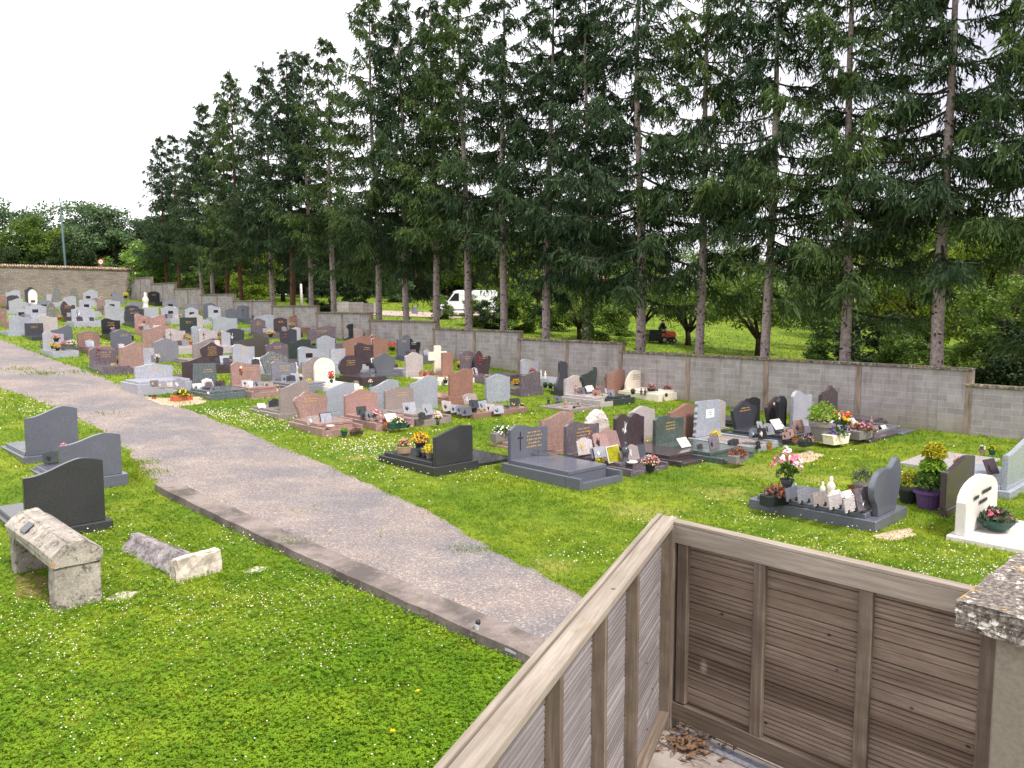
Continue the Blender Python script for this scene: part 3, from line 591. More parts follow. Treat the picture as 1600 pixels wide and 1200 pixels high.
# id: (ul, ur, vtop, vbase or 0, height, outline, material, facing F/B/N, base style, description, extras)
T = []
def grave(gid, ul, ur, vt, vb, h, kind, mat, face, style, desc, extra='', L=1.9, kb=.16, wmax=9):
    rnd = random.Random(gid*31+5); uc = (ul+ur)/2
    if vb: P = hit(uc, vb)
    else:
        P = hit(uc, vt, h); P[2] = float(g(P[0], P[1]))
    h = topz(P, vt)-P[2]
    lo, hi = .1, 4
    for _ in range(30):
        m = (lo+hi)/2; a = proj((*(P[:2]-E*m/2), P[2]+.5)); b = proj((*(P[:2]+E*m/2), P[2]+.5))
        if b[0]-a[0] > ur-ul: hi = m
        else: lo = m
    th = .11 if h > .5 else .07
    if 'thick' in extra: th = .16
    w_ = max(.2, min(lo-.04, wmax)); m_ = M[mat]
    # put the near face on the measured line: centre pushed back by half the thickness
    C = P[:2]+D*th/2
    if style != 'none':
        far = C+(D if face == 'B' else -D)*L; z0 = max(P[2], float(g(far[0], far[1]))-.1) if face == 'B' else P[2]
    else: z0 = P[2]
    dz = z0-P[2]
    o = empty('grave', (C[0], C[1], z0), RZ+rnd.uniform(-.02, .02), desc, 'grave', 'granite graves in rows on the lawn')
    GR[gid] = (o, desc, P, w_, h, face, style)
    d = 1 if face == 'B' else -1
    W = w_/2+(.1 if style != 'none' else 0); H_ = h-dz
    bz = 0
    if style in ('slab', 'tray', 'kerb'): bz = kb
    if style == 'flat': bz = .08
    y1 = d*L; yb_ = -d*(.1+th/2)
    def ybx(a, b): return (min(a, b), max(a, b))
    bev = .012 if P[1] < 32 else 0
    wl, wr = WIDE.get(gid, (0, 0)); W0_ = W; sx = (wr-wl)/2; W = W+(wl+wr)/2; sh = Vector((sx, 0, 0)); nb_ = len(bpy.data.objects); before = set(o.children)
    if style == 'slab':
        MB().box(-W, W, *ybx(yb_, y1), -.4, bz).build('plinth', m_, o, bevel=bev)
        MB().box(-W+.08, W-.08, *ybx(d*(th/2+.004), y1-d*.14), bz+.001, bz+.085).build('slab', m_, o, bevel=bev*.8)
    elif style == 'tray':
        k1 = y1-d*.42
        MB().box(-W, W, *ybx(yb_, k1), -.1, bz).build('plinth', m_, o, bevel=bev)
        MB().box(-W+.09, W-.09, *ybx(d*(th/2+.004), k1+d*.01), bz+.001, bz+.09).build('slab', m_, o, bevel=bev*.8)
        tr = MB(); tr.box(-W, -W+.1, *ybx(k1+d*.001, y1), -.1, bz-.002); tr.box(W-.1, W, *ybx(k1+d*.001, y1), -.1, bz-.002); tr.box(-W+.1, W-.1, *ybx(y1-d*.08, y1), -.1, bz*.55); tr.box(-W+.1, W-.1, *ybx(k1+d*.002, y1-d*.08), -.1, .03)
        tr.build('tray', m_, o, bevel=bev*.6)
        MB().box(-W-.03, W+.03, *ybx(yb_-d*.04, y1+d*.06), -.5, -.101 if d < 0 else -.11).build('footing', M['concrete'], o)
    elif style == 'kerb':
        kk = MB(); t = .13
        kk.box(-W, -W+t, *ybx(yb_, y1), -.4, bz); kk.box(W-t, W, *ybx(yb_, y1), -.4, bz)
        kk.box(-W+t+.001, W-t-.001, *ybx(y1-d*t, y1), -.4, bz-.001); kk.box(-W+t+.001, W-t-.001, *ybx(yb_, d*.12), -.4, bz-.001)
        kk.build('kerb_frame', m_, o, bevel=bev)
        MB().box(-W+t, W-t, *ybx(d*.12, y1-d*t), -.3, bz-.06).build('gravel_bed', GRAVEL, o)
    elif style == 'flat':
        MB().box(-W, W, *ybx(yb_, y1), -.4, bz).build('slab', m_, o, bevel=bev)
    if style != 'none':
        cs = [C+E*a+D*b for a, b in ((-W, yb_), (W, yb_), (W, y1), (-W, y1))]; RECTS.append((C.copy(), W, min(yb_, y1), max(yb_, y1)))
    if sx:
        for ch in o.children: ch.location.x += sx
        if RECTS and RECTS[-1][0] is not None: RECTS[-1] = (RECTS[-1][0]+E*sx, W, RECTS[-1][2], RECTS[-1][3])
    W = W0_
    if kind == 'slabonly': return o
    hh = H_-bz-.001; base = bz+.001
    if 'foot' in extra:
        fm = 'concrete' if 'cfoot' in extra else mat
        MB().box(-W+.02, W-.02, -.09 if style == 'none' else -th/2-.04, .09 if style == 'none' else th/2+.04, base-(.3 if style == 'none' else 0), base+.16).build('base_block', M[fm], o, bevel=bev*.7)
        hh -= .161; base += .161
    elif style == 'none': base -= .05; hh += .05
    pol = [(x, z+base) for x, z in outline(kind, w_, hh)]
    if kind in ('rough', 'boulder'):
        b0 = MB(); n = len(pol); rings = []
        cx = sum(p[0] for p in pol)/n; cz = sum(p[1] for p in pol)/n; tt = .3*w_ if kind == 'boulder' else .16
        for yy, sc in ((-tt, .55), (-tt*.8, .86), (-tt*.2, 1), (tt*.4, 1), (tt, .8)):
            rings.append([(cx+(p[0]-cx)*sc+rnd.gauss(0, .012), yy+rnd.gauss(0, .012), base+max(0, (cz-base)+(p[1]-cz)*sc+(rnd.gauss(0, .012)))) for p in pol])
        vs = [p for r in rings for p in r]; fs = [tuple(range(n)), tuple(reversed(range(4*n, 5*n)))]
        for r in range(4):
            for i in range(n): fs.append((r*n+i, (r+1)*n+i, (r+1)*n+(i+1) % n, r*n+(i+1) % n))
        b0.add(vs, fs).build('headstone', m_, o, smooth=False, bevel=.01)
    else:
        if 'rugged' in extra:
            pol2 = []
            for i, p in enumerate(pol):
                q = pol[(i+1) % len(pol)]; pol2.append(p); L2 = math.hypot(q[0]-p[0], q[1]-p[1])
                if p[0] < 0 and q[0] < 0 and abs(q[1]-p[1]) > .2:
                    for j in range(1, 14): pol2.append((p[0]+(q[0]-p[0])*j/14+rnd.uniform(-.035, .035), p[1]+(q[1]-p[1])*j/14))
            pol = pol2
        MB().prism(pol, -th/2, th/2).build('headstone', m_, o, bevel=bev if bev else 0, seg=2)
    fy = -th/2-.0005
    if face == 'F' and not any(t_ in extra for t_ in ('text', 'plaq', 'paper', 'orn', 'cross', 'niche', 'ink', 'rose')) and kind not in ('cross', 'boulder', 'rough', 'leafs', 'twist', 'wing'): extra += ' text2' if gid % 2 else ' text'
    if 'text' in extra:
        n = 5 if 'text5' in extra else (2 if 'text2' in extra else 3)
        cx = .12*w_ if 'cross' in extra or 'right' in extra else 0
        glyph_lines(cx, base+hh*(.72 if n < 5 else .74), w_*.42, n, .05 if n > 2 else .045, fy, rnd).build('inscription', M['ink' if 'dark' in extra else 'white' if 'wtext' in extra else 'gold'], o)
    if 'cross' in extra:
        cx = -.25*w_; mb = MB(); mb.box(cx-.012, cx+.012, fy-.012, fy, base+hh*.3, base+hh*.82); mb.box(cx-.09, cx+.09, fy-.013, fy, base+hh*.64, base+hh*.64+.024)
        mb.build('cross_emblem', M['ink'], o)
    if 'orn' in extra:
        mb = MB(); cx = (-.2 if 'ornl' in extra else .15)*w_
        for i in range(7):
            a = rnd.uniform(0, 6.28); mb.tube([(cx, fy-.006, base+hh*.45), (cx+.07*math.cos(a), fy-.006, base+hh*.62+.12*math.sin(a)), (cx+.12*math.cos(a), fy-.006, base+hh*.6+.18*math.sin(a))], [.012, .01, .004], 4)
        mb.build('ornament', M['white' if 'worn' in extra else 'ink'], o)
    if 'rose' in extra:
        mb = MB()
        for i in range(9): mb.lathe([(.005, -.03), (.03, 0), (.005, .03)], 6, c=(-.2*w_+rnd.gauss(0, .035), fy-.02, base+hh*.6+rnd.gauss(0, .12)))
        mb.build('ornament', M['f_red' if 'red' in extra else 'f_rust'], o)
    if 'plaq' in extra:
        cx = rnd.uniform(-.12, .12)*w_
        MB().box(cx-.17, cx+.17, fy-.012, fy, base+hh*.42, base+hh*.42+.2).build('inset_plaque', M['bk'], o)
    if 'paper' in extra:
        x0, z0_ = (.0, .52)
        MB().box(x0*w_-.12*w_, x0*w_+.2*w_, fy-.004, fy, base+hh*.5, base+hh*.74).build('paper_notice', M['white'], o)
        glyph_lines(x0*w_+.04*w_, base+hh*.68, .2*w_, 3, .03, fy-.004, rnd).build('notice_print', M['ink'], o)
    if 'niche' in extra:
        MB().box(-.15, .15, fy-.02, fy, base+.08, base+.28).build('inset_plaque', M['dm'], o)
    if 'portrait' in extra:
        MB().lathe([(.045, -.006), (.045, .006)], 12, M=Matrix.Translation((-.17*w_, fy-.006, base+hh*.78)) @ Matrix.Rotation(R(90), 4, 'X')).build('portrait', M['f_cream'], o)
    return o
g_ = grave
# ---- under the stone wall
g_(1, 8,32,453,0,1.2,'wave','lg','F','slab','light grey headstone with black emblem against the stone wall, far left','orn')
g_(2, 38,57,448,0,1.5,'house','dg','F','none','tall dark grey gabled headstone standing against the brown stone wall')
g_(3, 43,58,452,0,1.3,'arch','wh','F','slab','white arched headstone with dark niche before a dark gabled one','niche')
g_(4, 81,95,449,0,1.5,'arch','os','B','none','left of two old mossy round headstones by stone wall')
g_(5, 109,122,449,0,1.5,'arch','os','B','none','right of two old mossy round headstones by stone wall')
g_(6, 134,153,452,0,1.2,'house','lg','B','slab','grey gabled headstone back behind the black plaque one, by wall')
g_(7, 129,148,456,0,1.1,'dome','lg','F','slab','light grey headstone with black plaque in front of gabled back','plaq')
g_(8, 175,193,455,0,1.1,'wavel','mg','B','slab','small grey headstone beside red flowers near the wall corner')
g_(9, 231,249,455,0,1.2,'dome','bk','F','slab','black open book headstone close to the block wall')
g_(10, 254,279,468,0,1.1,'wave','mg','F','slab','grey headstone with dark plaque beneath the upper block wall','plaq')
g_(11, -3,10,462,0,.8,'rect','br','F','slab','low brownish slab headstone cut by the left edge, far row')
g_(12, 10,30,461,0,1.1,'dome','dg','B','slab','dark headstone behind a pale wavy one, far left')
g_(13, 13,36,466,0,1.1,'wave','lg','B','slab','pale grey wavy headstone with white card at its foot')
g_(14, 72,90,460,0,.9,'rect','lg','F','slab','low pale rectangular headstone, far rows left')
g_(15, 58,80,468,0,1.1,'dome','mg','F','slab','grey headstone with dark plaque behind mossy round stone','plaq')
g_(16, 98,119,462,0,1.1,'slant','lg','B','slab','pale grey slanting headstone before the old round stones')
g_(17, 92,117,468,0,1.1,'house','lg','F','slab','pale grey gabled headstone half hidden by brown rough stone')
g_(18, 123,143,468,0,1.1,'dome','lg','F','slab','light grey headstone with square black plaque, beside brown boulder','plaq')
g_(19, 150,167,462,0,1.3,'boulder','bb','F','slab','rounded brown boulder used as a headstone')
g_(20, 164,188,468,0,1.1,'wavel','lg','F','slab','pale wavy headstone with black plaque, right of brown boulder','plaq')
g_(21, 198,223,471,0,1.0,'house','mg','B','slab','mid grey low headstone left of the white statue')
g_(23, 195,217,477,0,1.0,'dome','dg','F','slab','dark grey headstone half hidden behind another, left of statue')
g_(24, 251,279,478,0,1.1,'ogee','lg','F','slab','pale grey ogee headstone with black plaque and cross','plaq')
g_(25, 225,248,480,0,1.0,'rect','lg','B','slab','pale grey block headstone behind the pink wide one')
g_(26, 292,310,474,0,1.1,'dome','mg','B','slab','grey headstone back behind black plaque one, mid far rows')
g_(27, 289,310,480,0,1.1,'ogee','lg','F','slab','pale headstone with black plaque below third wall step','plaq')
g_(28, 318,337,473,0,1.2,'dome','bg','B','slab','blue grey domed headstone close under the block wall')
g_(29, 325,345,477,0,1.1,'wavel','lg','F','slab','pale headstone behind a tall potted flower bush','plaq')
g_(30, 353,371,482,0,1.1,'dome','bg','B','slab','narrow blue grey headstone left of the wide cross one')
g_(31, 371,404,477,0,1.2,'wavel','bg','F','slab','wide blue grey headstone with small cross under block wall','cross')
g_(32, 39,73,475,0,1.1,'house','lg','F','slab','pale gabled headstone with black plaque, far left rows','plaq')
g_(33, 72,87,473,0,1.25,'arch','os','F','none','single old mossy green round headstone among pale granite')
g_(34, 93,118,470,0,1.3,'split','dm','F','slab','rough brown mauve headstone with pink flowers beside it')
g_(35, 111,148,479,0,1.15,'ogee','lg','F','slab','broad pale headstone with white swirl, cross and flower row','ornl worn cross')
g_(36, 163,193,477,0,1.2,'wavel','lg','B','slab','tall pale headstone back behind black gold lettered one')
g_(37, 194,225,482,0,1.1,'wave','dg','F','slab','dark grey headstone with faint gold text, far middle','text2')
g_(38, 210,232,490,0,1.2,'wavel','pk','F','slab','left half of a broad pink double headstone','orn')
g_(39, 232,259,492,0,1.15,'wave','pk','F','slab','right half of a broad pink double headstone')
g_(40, 292,317,490,0,1.15,'house','be','B','slab','beige headstone back behind a dark green one')
g_(41, 281,308,496,0,1.1,'rect','gn','F','slab','dark green squarish headstone in front of a beige back')
g_(42, 332,371,494,0,1.2,'wavel','lb','B','slab','wide pale blue grey headstone back, mid far rows')
g_(43, 397,428,491,0,1.2,'wave','lb','B','slab','pale blue grey wavy back behind mauve headstone')
g_(44, 392,415,497,0,1.1,'ogee','mv','F','slab','mauve veined headstone with plaques at its foot')
g_(45, 428,449,496,0,1.1,'dome','dm','F','slab','dark mauve headstone left of a dry shrub')
g_(46, 452,474,490,0,1.15,'wave','rb','F','slab','red brown headstone beside pink and red bouquets')
g_(47, 481,525,509,0,1.2,'wave','mv','F','slab','wide mauve headstone with grey round side stone','')
g_(48, 541,563,499,0,1.35,'wing','gn','F','slab','tall dark green irregular headstone with raised right horn')
g_(49, 553,577,512,0,1.1,'wavel','ta','F','slab','tan headstone with blue motif beside dark green horned one','orn')
g_(50, 25,45,482,0,.9,'dome','lg','F','slab','small pale headstone with dark plaque at far left','plaq')
g_(51, -4,10,482,0,1.0,'rect','br','F','slab','brown headstone with white pots cut by left edge')
g_(52, 13,49,492,0,1.15,'wavel','lb','B','slab','left of two pale backs behind a low dark stone')
g_(53, 59,90,492,0,1.15,'wavel','be','B','slab','right of two pale backs behind a low dark stone')
g_(54, 38,68,505,0,.75,'rect','dg','F','flat','low dark rectangular stone with gold lettering, left rows','text2')
g_(55, 79,114,509,0,1.2,'wave','bg','B','slab','blue grey back behind a flower covered grave near path')
g_(56, 66,100,518,0,1.0,'wavel','lg','F','kerb','pale headstone smothered in flowers beside the path')
g_(57, 158,188,497,0,1.1,'wavel','bk','F','slab','black headstone with gold lettering in the far left field','text')
g_(58, 120,156,516,0,1.0,'house','br','F','slab','brown gabled headstone with gold text and many plaques','text')
g_(59, 172,206,514,0,1.15,'house','bg','F','slab','blue grey peaked headstone with gold text and brown plaques','text2 right')
g_(60, 221,270,508,0,1.25,'wave','sa','B','slab','very wide salmon headstone back, behind speckled grey one')
g_(61, 258,290,513,0,1.1,'wavel','be','F','slab','left of two beige headstones bearing dark crosses','cross')
g_(62, 299,328,509,0,1.15,'wavel','lb','B','slab','pale blue back behind the right cross bearing stone')
g_(63, 310,340,513,0,1.1,'wavel','be','F','slab','right of two beige headstones bearing dark crosses','cross')
g_(64, 346,360,516,0,1.1,'wavel','lg','B','slab','pale sliver of headstone left of the dark blue one')
g_(65, 353,382,513,0,1.15,'dome','dg','F','slab','dark blue headstone with white mark and potted flowers','ornl worn')
g_(66, 365,421,526,0,1.2,'wave','or','B','slab','very wide dark olive headstone back in the middle field')
g_(67, 449,470,511,0,1.15,'wave','lg','B','slab','pale back behind a dark navy headstone')
g_(68, 438,464,514,0,1.15,'wave','dg','F','slab','dark navy headstone with orange motif','rose')
g_(69, 415,451,533,0,1.1,'ogee','mv','F','slab','taupe mauve headstone with stripes, right of olive back')
g_(70, 449,486,530,0,1.1,'wave','gn','B','slab','dark green grey wavy back in the middle field')
g_(71, 495,524,524,0,1.2,'house','lb','B','slab','pale blue gabled back in front of mauve wide stone')
g_(72, 466,500,541,0,1.05,'wavel','lb','F','slab','pale blue headstone with faint text and black plaque','text2 plaq')
g_(73, 516,540,545,0,.9,'rect','lg','F','slab','low pale rectangular headstone left of red brown backs')
g_(74, 537,580,525,0,1.25,'slant','rb','B','slab','wide red brown headstone back with flowers behind it')
g_(75, 582,606,526,0,1.25,'wavel','rb','B','slab','narrower red brown headstone back beside wide one')
g_(76, 555,584,535,0,1.15,'wavel','dm','F','slab','dark purple headstone with gold text before red brown backs','text2 right')
g_(77, 621,641,523,0,1.3,'wave','bg','F','slab','grey headstone with curved flank near the block wall')
g_(78, 635,658,528,0,1.1,'split','bk','F','slab','black two piece headstone with lettering near block wall','wtext text2')
# ---- middle rows
g_(80, 141,184,543,576,0,'wavel','mv','F','slab','mauve grey headstone with gold text and roses beside path','text right rose',kb=.1)
g_(81, 185,224,535,0,1.25,'wave','sa','B','slab','brown pink back behind pale grey stone near the path')
g_(82, 203,243,540,573,0,'wavel','lg','F','flat','pale grey headstone with faint text, near the path','text2')
g_(83, 240,280,528,566,0,'house','mg','B','none','speckled grey house shaped headstone back')
g_(84, 301,336,530,0,1.2,'wave','ta','B','slab','brown back half hidden by a dark gold lettered stone')
g_(85, 312,350,534,0,1.15,'flare','dm','F','slab','dark headstone with five lines of gold text','text5')
g_(86, 363,398,537,0,1.15,'wavel','lg','F','slab','pale headstone in front of the very wide olive back')
g_(87, 408,451,549,592,0,'heart','st','F','slab','streaked grey headstone with a rounded leaning peak')
g_(88, 471,503,558,0,1.15,'wave','ta','B','slab','taupe back left of the cream round headstone')
g_(89, 492,525,559,606,0,'arch','cr','F','slab','cream round topped headstone with white paper notice','paper')
g_(90, 530,568,555,594,0,'disc','dm','F','slab','dark round disc headstone behind red flowers')
g_(91, 583,620,551,590,0,'flare','bg','B','slab','blue grey pointed headstone on a broad dark kerb')
g_(92, 634,662,550,588,0,'ogee','be','B','slab','beige narrow waisted headstone beside terracotta pots')
g_(93, 671,699,540,590,0,'cross','cr','F','flat','tall cream stone cross in the middle of the field')
g_(94, 691,708,551,0,1.2,'rect','rb','B','slab','red brown back right behind the cream cross')
g_(95, 720,741,547,0,1.3,'dome','mv','F','slab','mauve headstone joined to a rose decorated one by block wall')
g_(96, 741,768,547,0,1.3,'split','dm','F','slab','brown mauve split headstone with red roses by block wall','rose red text2 right')
g_(97, 815,841,560,596,0,'wavel','lg','F','slab','pale grey headstone against block wall, right of red flowers')
g_(98, 868,890,563,616,0,'twist','dg','F','slab','tall twisted dark blue headstone')
g_(99, 907,934,574,0,1.25,'wing','gn','F','slab','dark green winged headstone against the block wall')
g_(100, 948,977,577,616,0,'wave','rb','B','slab','red brown back left of the cream oval stone')
g_(101, 978,1010,578,616,0,'oval','cr','F','slab','cream oval headstone with engraved text on cream slab','text dark',kb=.2)
g_(102, 1002,1020,575,605,0,'dome','dg','B','none','dark back behind the cream oval headstone')
g_(103, 1021,1040,578,613,0,'leafs','be','F','none','pale pointed leaf shaped headstone behind pots')
g_(104, 212,272,568,606,0,'house','lg','F','slab','large light grey headstone on deep plinth beside the path','text2 thick',kb=.3,L=1.5)
g_(105, 286,331,558,600,0,'wave','dm','B','slab','mauve brown back left behind the speckled green stone')
g_(106, 302,342,567,612,0,'trap','sg','F','slab','speckled green grey trapezoid headstone with gold text','text2 right',kb=.1)
g_(107, 362,409,565,610,0,'wavel','sa','F','tray','brown pink headstone with dark rose motif and photo','text2 right rose portrait')
g_(108, 425,465,563,603,0,'wavel','mg','F','slab','mid grey headstone crowded with plaques')
g_(109, 703,740,576,632,0,'wave','rb','B','slab','red brown back on a stepped plinth, mid field','foot')
g_(110, 760,798,584,628,0,'house','lb','B','none','pale blue gabled back, right of red brown stepped one','foot')
g_(111, 814,845,581,618,0,'wave','mv','B','slab','mauve veined headstone on plinth beside yellow flowers','foot')
g_(112, 883,917,586,624,0,'house','be','F','tray','beige grey headstone with curled top, plaques on its slab')
g_(113, 420,440,623,645,0,'dome','gn','B','none','small dark green domed stone on brown kerb')
g_(114, 438,486,596,653,0,'wave','ta','B','slab','taupe brown wavy back on dark kerb near the path')
g_(115, 460,514,611,664,0,'heart','sa','F','tray','tan heart shouldered headstone with gold text near path','text2')
g_(116, 510,556,598,650,0,'slant','lb','B','none','blue grey speckled back beside tan heart headstone','foot')
g_(117, 540,592,608,656,0,'ogee','pk','F','tray','pink headstone with gold text and orchid engraving','text2 right')
g_(118, 579,625,593,645,0,'wave','lb','B','none','pale blue back behind pink and taupe headstones')
g_(119, 602,648,604,650,0,'dome','ta','F','tray','taupe headstone with gold text and horse plaque','text2 right')
g_(120, 641,685,587,640,0,'wave','lb','B','none','tall pale blue speckled back, centre of the field')
g_(121, 692,772,628,638,0,'slabonly','br','F','flat','long brown slab crowded with grey plaques','',L=1.75)
# ---- near rows
g_(122, 680,741,666,738,0,'slant','ch','B','slab','polished charcoal slanting headstone back with long kerb','',kb=.22,L=2.1)
g_(123, 741,798,706,724,0,'slabonly','bk','B','flat','plain flat black polished slab','',L=1.7)
g_(124, 798,857,662,734,0,'wavel','bg','F','tray','blue grey headstone with engraved cross and gold text','cross text5',kb=.24,L=2.35)
g_(125, 846,897,644,708,0,'wave','sa','B','tray','salmon pink wavy back between blue grey and striped stones','foot',kb=.1)
g_(126, 885,937,657,718,0,'wavel','mv','F','tray','mauve striped headstone with five gold lines','text5',kb=.15,L=2.2)
g_(127, 914,957,640,706,0,'rough','bo','B','none','rough white rock headstone')
g_(128, 962,1007,645,706,0,'dbl','dm','F','tray','purple double peaked headstone with white foliage engraving','ornl worn',kb=.12,L=2.2)
g_(129, 984,1024,634,692,0,'house','be','B','none','beige grey back behind the purple double peaked stone','foot cfoot')
g_(130, 1024,1069,648,702,0,'wavel','gr','F','tray','green veined headstone with gold text','text',kb=.13,L=2.2)
g_(131, 1045,1085,632,690,0,'wave','rb','B','none','red brown back beside the rugged edged grey stone','foot')
g_(132, 1087,1127,625,688,0,'trap','lb','F','kerb','pale grey stone with rugged left edge and white notice','rugged paper',kb=.14,L=2.0)
g_(133, 1106,1134,624,674,0,'dome','be','B','flat','beige back behind the rugged edged grey stone')
g_(134, 1144,1183,625,678,0,'flare','dg','F','slab','dark blue purple flared headstone with gold text','text2',kb=.13,L=2.1)
g_(135, 1163,1188,620,668,0,'dome','bk','B','slab','black domed back behind the flared purple stone')
g_(136, 1197,1229,619,674,0,'flare','dm','F','slab','dark brown flared headstone with portrait and gold text','text2 right portrait',kb=.1)
g_(137, 1217,1231,618,0,1.2,'dome','bk','B','none','narrow black back behind the portrait headstone')
g_(138, 1238,1271,625,672,0,'wavel','lg','F','slab','light grey headstone with dark bird motif','orn',kb=.1)
g_(139, 1241,1270,609,0,1.35,'wavel','lg','B','none','pale back behind the bird motif headstone, by block wall')
g_(140, 1283,1313,622,656,0,'ogee','mv','F','slab','mauve grey ogee headstone in front of a jagged one','')
g_(141, 1284,1311,603,0,1.4,'jag','dm','B','none','dark jagged topped stone by the block wall')
g_(142, 1384,1404,670,675,0,'slabonly','bg','F','flat','low dark grey slab alone near the block wall','',L=.55)
g_(143, 1361,1408,719,818,0,'sail','bg','B','slab','dark blue two lobed headstone with a row of square plaques','',kb=.2,L=2.3)
g_(144, 1476,1522,716,797,0,'wave','dm','B','none','dark mauve back beside the purple pot','foot')
g_(145, 1507,1558,744,830,0,'arch','wh','F','flat','white round topped headstone with small black emblems','thick ink',L=2.0)
g_(146, 1572,1618,689,765,0,'wave','lb','B','slab','blue grey back cut by the right edge with pale slab','',L=1.6)
g_(147, 1512,1556,718,730,0,'slabonly','be','B','flat','white slab with small flower pots near right edge','',L=1.5)
g_(148, 42,127,636,719,0,'wave','bg','B','slab','topmost of three dark wavy backs left of the path','',kb=.14,L=2.0)
g_(149, 96,195,679,764,0,'wave','bg','B','slab','middle of three dark wavy backs left of the path','',kb=.14,L=2.0)
g_(150, 42,170,719,836,0,'wave','ch','B','slab','nearest of three wavy backs, almost black, left of path','',kb=.16,L=2.2)
g_(151, 850,892,630,634,0,'slabonly','ta','F','kerb','low gravel grave with pale edging, mid field','',kb=.06,L=1.4)
g_(152, 1052,1074,616,618,0,'slabonly','wh','F','flat','low white slab right of the cream oval grave','',L=1.2)
g_(153, 1280,1330,672,676,0,'slabonly','dm','F','flat','brown slab under the big green potted plant','',L=1.6)
g_(154, 1322,1358,668,672,0,'slabonly','mg','F','kerb','grey planter kerb filled with heather','',kb=.16,L=1.0)
# black emblems on the white round stone
o = GR[145][0]; w_ = GR[145][3]
mb = MB()
for x0, z0, x1 in ((-.3, .56, -.17), (-.05, .6, .22), (-.13, .44, .1)):
    mb.box(x0*w_, x1*w_, -.106, -.1005, GR[145][4]*z0+.1, GR[145][4]*z0+.16)
mb.build('emblem', M['ink'], o)
# ------------------------------------------------------------ things laid on the graves
def on(gid): return GR[gid][1]
def ico(mb, c, r, rnd):
    a, b, c_ = c; vs = [(a+r, b, c_), (a-r, b, c_), (a, b+r, c_), (a, b-r, c_), (a, b, c_+r), (a, b, c_-r)]
    mb.add(vs, [(0,2,4), (2,1,4), (1,3,4), (3,0,4), (2,0,5), (1,2,5), (3,1,5), (0,3,5)])
def foliage(rnd, c, rx, rz, n, leaf, par, mat, name='foliage', up=.5):
    r = np.random.default_rng(rnd.randrange(10**6)); d = r.normal(size=(n, 3)); d /= np.linalg.norm(d, axis=1)[:, None]
    d[:, 2] = np.abs(d[:, 2])*1.0-.15; rad = r.uniform(.45, 1, n)[:, None]; P = np.array(c)+d*rad*np.array([rx, rx, rz])
    A = r.normal(size=(n, 3)); A = A/np.linalg.norm(A, axis=1)[:, None]+d*.7; A /= np.linalg.norm(A, axis=1)[:, None]; B = np.cross(A, r.normal(size=(n, 3))); B /= np.linalg.norm(B, axis=1)[:, None]
    return rhombs(name, P, A*leaf, B*leaf*.45, mat, par)
def petals(rnd, c, rx, rz, n, size, par, cols):
    for j, colr in enumerate(cols):
        r = np.random.default_rng(rnd.randrange(10**6)); k = n//len(cols); d = r.normal(size=(k, 3)); d /= np.linalg.norm(d, axis=1)[:, None]; d[:, 2] = np.abs(d[:, 2])
        C = np.array(c)+d*np.array([rx, rx, rz])*r.uniform(.85, 1.05, k)[:, None]; Ps = []; As = []; Bs = []
        for q, dd in zip(C, d):
            for _ in range(6):
                a = r.normal(size=3); a -= dd*a.dot(dd)*.7; a /= np.linalg.norm(a); b = np.cross(a, dd+r.normal(size=3)*.3); b /= np.linalg.norm(b)
                Ps.append(q+a*size*.5); As.append(a*size*.75); Bs.append(b*size*.5)
        rhombs('flowers', np.array(Ps), np.array(As), np.array(Bs), M['f_'+colr], par)
def place(u, v, hz): 
    p = hit(u, v, hz); return p
IC = [0]
